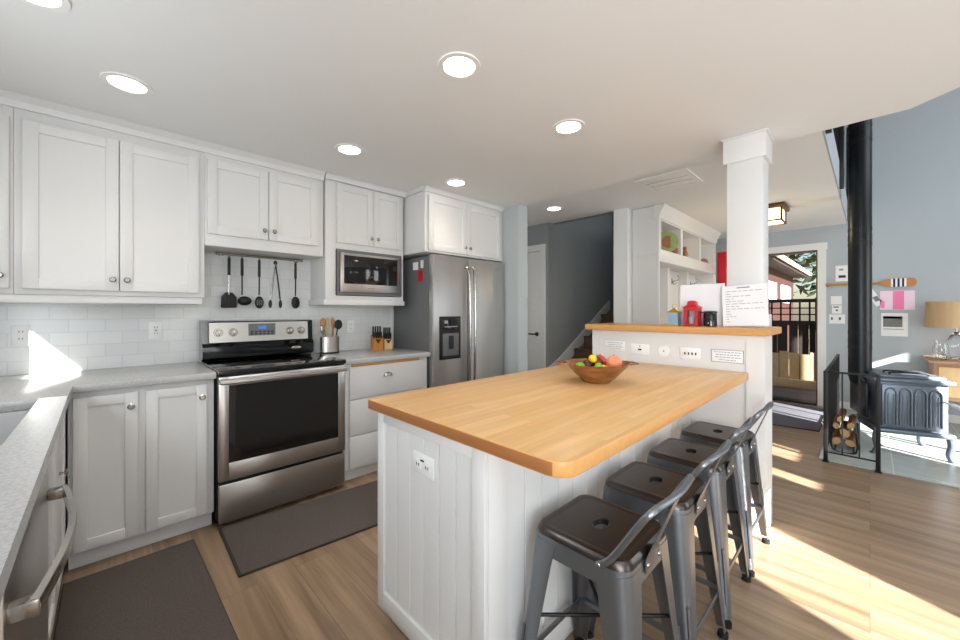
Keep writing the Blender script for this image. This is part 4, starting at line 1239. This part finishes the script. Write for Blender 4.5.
# pipe
PX, PY = 5.15, 0.068
pp = thing('stove_pipe', (PX, PY, .6), 'tall black stove pipe rising past the ceiling edge', 'chimney pipe')
segs = [(.64, 1.02), (1.02, 2.0), (2.0, 2.98), (2.98, 5.19)]
for z0, z1 in segs:
    s_ = part(B().cyl((PX, PY, z0), (PX, PY, z1 - .004), .083, seg=36), 'pipe_section', 'stovepipe', pp)
    sub(B().cyl((PX, PY, z1 - .06), (PX, PY, z1 - .0), .0845, seg=36), 'collar', 'stovepipe', s_)
    for zz in (z1 - .11, z1 + .03):
        if zz + .04 > 5.1: continue
        vb = B()
        for k in range(28):
            a = 2 * PI * k / 28
            vb.box(.0825, .0842, -.003, .003, zz, zz + .035, xf=Matrix.Translation((PX, PY, 0)) @ Matrix.Rotation(a, 4, 'Z'))
        sub(vb, 'vent_slots', 'slot', s_)
part(B().loft([[(PX + (.083 + o * .0) * math.cos(2 * PI * k / 28) * s_, PY + .083 * math.sin(2 * PI * k / 28) * s_ - dy, z) for k in range(28)] for (s_, dy, z, o) in ((1, 0, .66, 0), (1.0, .01, .60, 0), (.92, .07, .52, 0), (.85, .10, .44, 0))]), 'flue_elbow', 'stovepipe', pp)
# guard rail at the corner of the hearth
gr = thing('hearth_gate', (4.34, .26, 0), 'black metal corner guard rail in front of the stove', 'guard rail')
GX, GZ = 4.34, .765
for (x, y) in ((GX, .262), (GX, -.045), (6.1, .262)):
    part(B().box(x - .014, x + .014, y - .014, y + .014, .002, GZ, .002).box(x - .03, x + .03, y - .02, y + .02, .0125 if x > 4.35 else .0005, .018 if x > 4.35 else .008), 'post', 'blackmat', gr)
part(B().box(GX - .008, GX + .008, -.045, .262, GZ - .015, GZ, .002).box(GX, 6.1, .254, .27, GZ - .015, GZ, .002), 'top_rail', 'blackmat', gr)
part(B().box(GX - .006, GX + .006, -.045, .262, .075, .087, .002).box(GX, 6.1, .256, .268, .075, .087, .002), 'bottom_rail', 'blackmat', gr)
for y in (.160, .06):
    part(B().box(GX - .005, GX + .005, y - .005, y + .005, .08, GZ - .01), 'baluster', 'blackmat', gr)
for i in range(15):
    x = GX + .11 * (i + 1)
    part(B().box(x - .005, x + .005, .257, .267, .08, GZ - .01), 'baluster', 'blackmat', gr)
# firewood basket
fw_ = thing('firewood_rack', (4.9, .15, .0125), 'low dark rack of split firewood between guard rail and stove', 'rack')
part(B().tube([(4.66, .235, .2), (4.66, .235, .03), (4.66, .085, .03), (4.66, .085, .2)], .008, 8, 3).tube([(5.12, .235, .2), (5.12, .235, .03), (5.12, .085, .03), (5.12, .085, .2)], .008, 8, 3).cyl((4.66, .22, .035), (5.12, .22, .035), .007).cyl((4.66, .10, .035), (5.12, .10, .035), .007), 'frame', 'blackmat', fw_)
LG = [(4.72, .205, .092, .044), (4.74, .118, .094, .044), (4.71, .165, .172, .048), (4.74, .222, .225, .034), (4.73, .125, .250, .038), (4.72, .190, .300, .038)]
lgl = ['split log at the bottom left of the firewood rack', 'split log at the bottom right of the firewood rack', 'thick split log in the middle of the firewood rack',
       'thin split log at the left side of the firewood rack', 'split log near the top right of the firewood rack', 'topmost split log of the firewood rack']
for (x, y, z, r_), lb_ in zip(LG, lgl):
    t = thing('firewood_log', (x, y, z - r_), lb_, 'log', 'split logs beside the stove')
    a0 = random.uniform(0, 6)
    sec = [(r_ * (1 if k < 5 else .55) * math.cos(a0 + 2 * PI * k / 8), r_ * (1 if k < 5 else .55) * math.sin(a0 + 2 * PI * k / 8)) for k in range(8)]
    part(B().loft([[(xx, y + p[0] * .9, z + p[1] * .9) for p in sec] for xx in (x, x + .38)]), 'wood', 'logbark', t)
    part(B().loft([[(xx, y + p[0] * .86, z + p[1] * .86) for p in sec] for xx in (x - .004, x + .01)]), 'cut_face', 'log', t)

# ------------------------------------------------------------------ far wall: oar, papers, table, lamp
FX = WX
oa = thing('wooden_oar', (FX, .0, 1.6), 'decorative wooden oar with striped blade hung on the blue wall', 'oar')
part(B().tube([(FX - .02, .40, 1.612), (FX - .02, .35, 1.612), (FX - .02, -.03, 1.612), (FX - .02, -.10, 1.612)], .012, 10, 3).ball((FX - .02, .385, 1.612), .022, (.7, 1.2, 1)), 'shaft', 'oar', oa)
loops = []
for y, hh in ((-.08, .012), (-.12, .03), (-.17, .048), (-.33, .052), (-.365, .045), (-.38, .02)):
    loops.append([(FX - .026, y, 1.612 - hh), (FX - .014, y, 1.612 - hh), (FX - .014, y, 1.612 + hh), (FX - .026, y, 1.612 + hh)])
bld = part(B().loft(loops), 'blade', 'oar', oa)
b = B()
for i in range(7):
    b.box(FX - .0275, FX - .0262, -.185 - i * .018 - .009, -.185 - i * .018 + .009, 1.562, 1.662) if i % 2 else None
sub(b, 'navy_stripes', 'navy', bld)
b = B()
for i in range(7):
    b.box(FX - .0275, FX - .0262, -.185 - i * .018 - .009, -.185 - i * .018 + .009, 1.562, 1.662) if not i % 2 else None
sub(b, 'white_stripes', 'paper', bld)
part(B().box(FX - .04, FX - .001, -.02, .02, 1.59, 1.60, .002).cyl((FX - .02, -.01, 1.66), (FX - .02, -.01, 1.70), .010), 'bracket', 'blackmat', oa)
def sheet(y0, y1, z0, z1, label, parts=(), name='pinned_paper', m='paper', rot=0.0, x=None):
    x = x or FX - .003
    t = thing(name, (x, (y0 + y1) / 2, z0), label, 'paper', 'papers pinned to the blue wall')
    R = Matrix.Translation((x, (y0 + y1) / 2, (z0 + z1) / 2)) @ Matrix.Rotation(rot, 4, 'X')
    w, h = (y1 - y0) / 2, (z1 - z0) / 2
    part(B().box(-.001, .001, -w, w, -h, h, xf=R), 'sheet', m, t)
    for (a0, a1, b0, b1, mm, nn) in parts:   # fractions, a measured from the left as seen
        part(B().box(-.002, -.0008, w - a1 * 2 * w, w - a0 * 2 * w, h - b1 * 2 * h, h - b0 * 2 * h, xf=R), nn, mm, t)
sheet(.20, .315, 1.655, 1.86, 'white notice with small pictures above the oar handle', ((.3, .65, .2, .32, 'ink', 'print'), (.25, .85, .62, .78, 'slot', 'picture')))
sheet(.255, .36, 1.355, 1.465, 'blank white paper left of the pipe below the oar', ())
sheet(.255, .35, 1.235, 1.345, 'small white notice with dark print under the blank paper', ((.15, .7, .15, .28, 'slot', 'print'), (.4, .6, .5, .7, 'slot', 'picture')))
sheet(.225, .375, 1.105, 1.225, 'lowest white card left of the stove pipe', ((.12, .22, .3, .6, 'slot', 'print'), (.62, .74, .3, .6, 'slot', 'mark')))
sheet(-.37, -.085, 1.285, 1.515, 'pink and white printed sheet right of the pipe', ((.38, .70, .02, .98, 'pink', 'pink_column'), (.02, .14, .55, .9, 'pink', 'pink_spot')), m='palepink')
sheet(-.315, -.095, .965, 1.245, 'printed page with a building photograph below the pink sheet', ((.08, .8, .14, .60, 'greypic', 'photograph'), (.08, .8, .14, .24, 'bluepic', 'sky_band'), (.08, .85, .68, .71, 'ink', 'print')))
sheet(-.075, .0, 1.33, 1.54, 'tilted leaflet partly behind the stove pipe', ((.3, .95, .45, .75, 'greypic', 'picture'),), rot=-.5)
# side table
TX0, TX1 = 6.05, 6.72
tb = thing('side_table', (6.4, -.95, 0), 'wooden side table with drawers against the blue wall at the right edge', 'table')
part(B().box(TX0, TX1, -1.5, -.42, .735, .762, .005), 'tabletop', 'tablewood', tb)
cabd = part(B().box(TX0 + .03, TX1 - .02, -1.47, -.46, .36, .734, .004), 'cabinet_body', 'tablewood', tb)
for i in range(2):
    y1_ = -.49 - i * .48
    dd_ = part(B().box(TX0 + .014, TX0 + .029, y1_ - .46, y1_, .40, .70, .004), 'drawer', 'lightwood', tb)
    sub(B().ball((TX0 + .002, y1_ - .23, .56), .015), 'knob', 'bronze', dd_)
for x in (TX0 + .05, TX1 - .05):
    for y in (-1.43, -.50):
        part(B().box(x - .022, x + .022, y - .022, y + .022, .0125, .36, .003), 'leg', 'tablewood', tb)
lm = thing('table_lamp', (6.42, -.64, .7625), 'table lamp with a wide tan linen shade at the right edge', 'lamp')
part(B().lathe([(.075, 0), (.08, .01), (.06, .02), (.045, .03), (.07, .10), (.075, .16), (.05, .24), (.02, .28), (0, .29)], (6.42, -.64, .7625), 32), 'glass_base', 'glass', lm)
part(B().cyl((6.42, -.64, 1.05), (6.42, -.64, 1.18), .008), 'stem', 'chrome', lm)
part(B().loft([[(6.42 + rr * math.cos(2 * PI * k / 48), -.64 + rr * math.sin(2 * PI * k / 48), z) for k in range(48)] for rr, z in ((.222, 1.09), (.215, 1.37), (.212, 1.37), (.219, 1.09))] , False, False), 'lamp_shade', 'shade', lm)
t = thing('glass_vase', (6.25, -.52, .7625), 'clear glass vase on the side table under the lamp shade', 'vase')
part(B().lathe([(.0, 0), (.04, 0), (.05, .01), (.06, .10), (.045, .17), (.055, .20), (.052, .20), (.042, .17), (.056, .10), (.045, .012), (0, .01)], (6.25, -.52, .7625), 28), 'body', 'glass', t)

# ------------------------------------------------------------------ outdoors beyond the doorway
struct(B().box(6.95, 9.3, -2.5, 6, -.16, -.04), 'floor_porch', 'deck')
struct(B().box(9.3, 40, -15, 25, -.4, -.2), 'ground', 'soil')
fc = thing('garden_fence', (8.6, 2.0, -.04), 'dark stained fence with lattice top outside the doorway', 'fence')
FXX = 8.6
for y in (.6, 1.33, 2.2, 3.1):
    part(B().box(FXX - .05, FXX + .05, y - .05, y + .05, -.04, 1.50, .004), 'post', 'fence', fc)
part(B().box(FXX - .02, FXX + .02, .3, 3.4, 1.42, 1.48).box(FXX - .02, FXX + .02, .3, 3.4, 1.02, 1.10).box(FXX - .02, FXX + .02, .3, 3.4, .05, .12), 'rails', 'fence', fc)
lt = B()
for i in range(24):
    lt.box(FXX - .008, FXX + .008, .32 + i * .13, .345 + i * .13, 1.10, 1.42)
for z in (1.2, 1.31):
    lt.box(FXX - .008, FXX + .008, .3, 3.4, z, z + .02)
part(lt, 'lattice', 'fence', fc)
for i in range(21):
    y = .30 + i * .145
    part(B().box(FXX + .02, FXX + .04, y, y + (.14 if i % 4 else .12), .0, 1.04), 'board', 'fence', fc)
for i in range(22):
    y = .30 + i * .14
    part(B().box(FXX - .04, FXX - .022, y, y + .13, -.04, .52 + .02 * (i % 3)), 'sunlit_lower_board', 'tan_sunlit', fc)  # added boards; sun on the fence foot is painted as tan colour
tag(B().box(8.35, 8.45, -.6, 3.2, -.04, .10, .01).build('garden_timber', 'tan_sunlit'), 'pale timber lying along the foot of the dark fence', 'timber')
hs = thing('red_house', (12.7, 4.2, -.2), 'red neighbouring house with white windows beyond the fence', 'house')
part(B().box(9.4, 16.0, 1.75, 8.0, -.2, 2.36), 'walls', 'redhouse', hs)
part(B().loft([[(x, y, z) for y, z in ((1.42, 2.36), (1.42, 2.46), (4.8, 4.0), (8.3, 2.46), (8.3, 2.36))] for x in (9.2, 16.4)]), 'roof', 'roof', hs)
for x, w in ((10.9, 1.6), (13.5, 1.5)):
    w_ = part(B().box(x, x + w, 1.70, 1.76, 1.50, 2.0, .01), 'window', 'wallwhite', hs)
    sub(B().box(x + .16, x + w - .16, 1.69, 1.705, 1.58, 1.92), 'pane', 'bluepic', w_)
part(B().tube([(9.2, 1.37, 2.47), (16.4, 1.37, 2.47)], .05, 10), 'gutter', 'wallwhite', hs)
# trees
def tree(x, y, h, r, label, seed):
    rnd = random.Random(seed)
    t = thing('evergreen_tree', (x, y, -.2), label, 'tree', 'trees behind the red house')
    part(B().cyl((x, y, -.2), (x, y, h * .9), .16, .05, 12), 'trunk', 'bark', t)
    b = B()
    for i in range(950):
        f = rnd.random()
        z = h * (.25 + .75 * f)
        rr = r * (1 - f) * .95 + .25
        a = rnd.uniform(0, 2 * PI); q = rr * math.sqrt(rnd.random())
        c = Vector((x + q * math.cos(a), y + q * math.sin(a), z))
        s1 = rnd.uniform(.14, .34)
        d = Vector((rnd.uniform(-1, 1), rnd.uniform(-1, 1), rnd.uniform(-.7, .2))).normalized() * s1
        n = d.cross(Vector((rnd.uniform(-1, 1), rnd.uniform(-1, 1), 1))).normalized() * s1 * .4
        vs = [b.bm.verts.new(c + d), b.bm.verts.new(c + n), b.bm.verts.new(c - d), b.bm.verts.new(c - n)]
        b.bm.faces.new(vs)
    part(b, 'foliage', 'leaf', t)
tree(20.5, 2.4, 8, 1.9, 'dark evergreen just past the far corner of the red house', 3)
tree(27, 4.2, 12, 2.6, 'tall dark evergreen far behind the roof of the red house', 5)
tree(24.5, .4, 9, 1.9, 'dark evergreen nearest the door jamb beyond the house', 9)
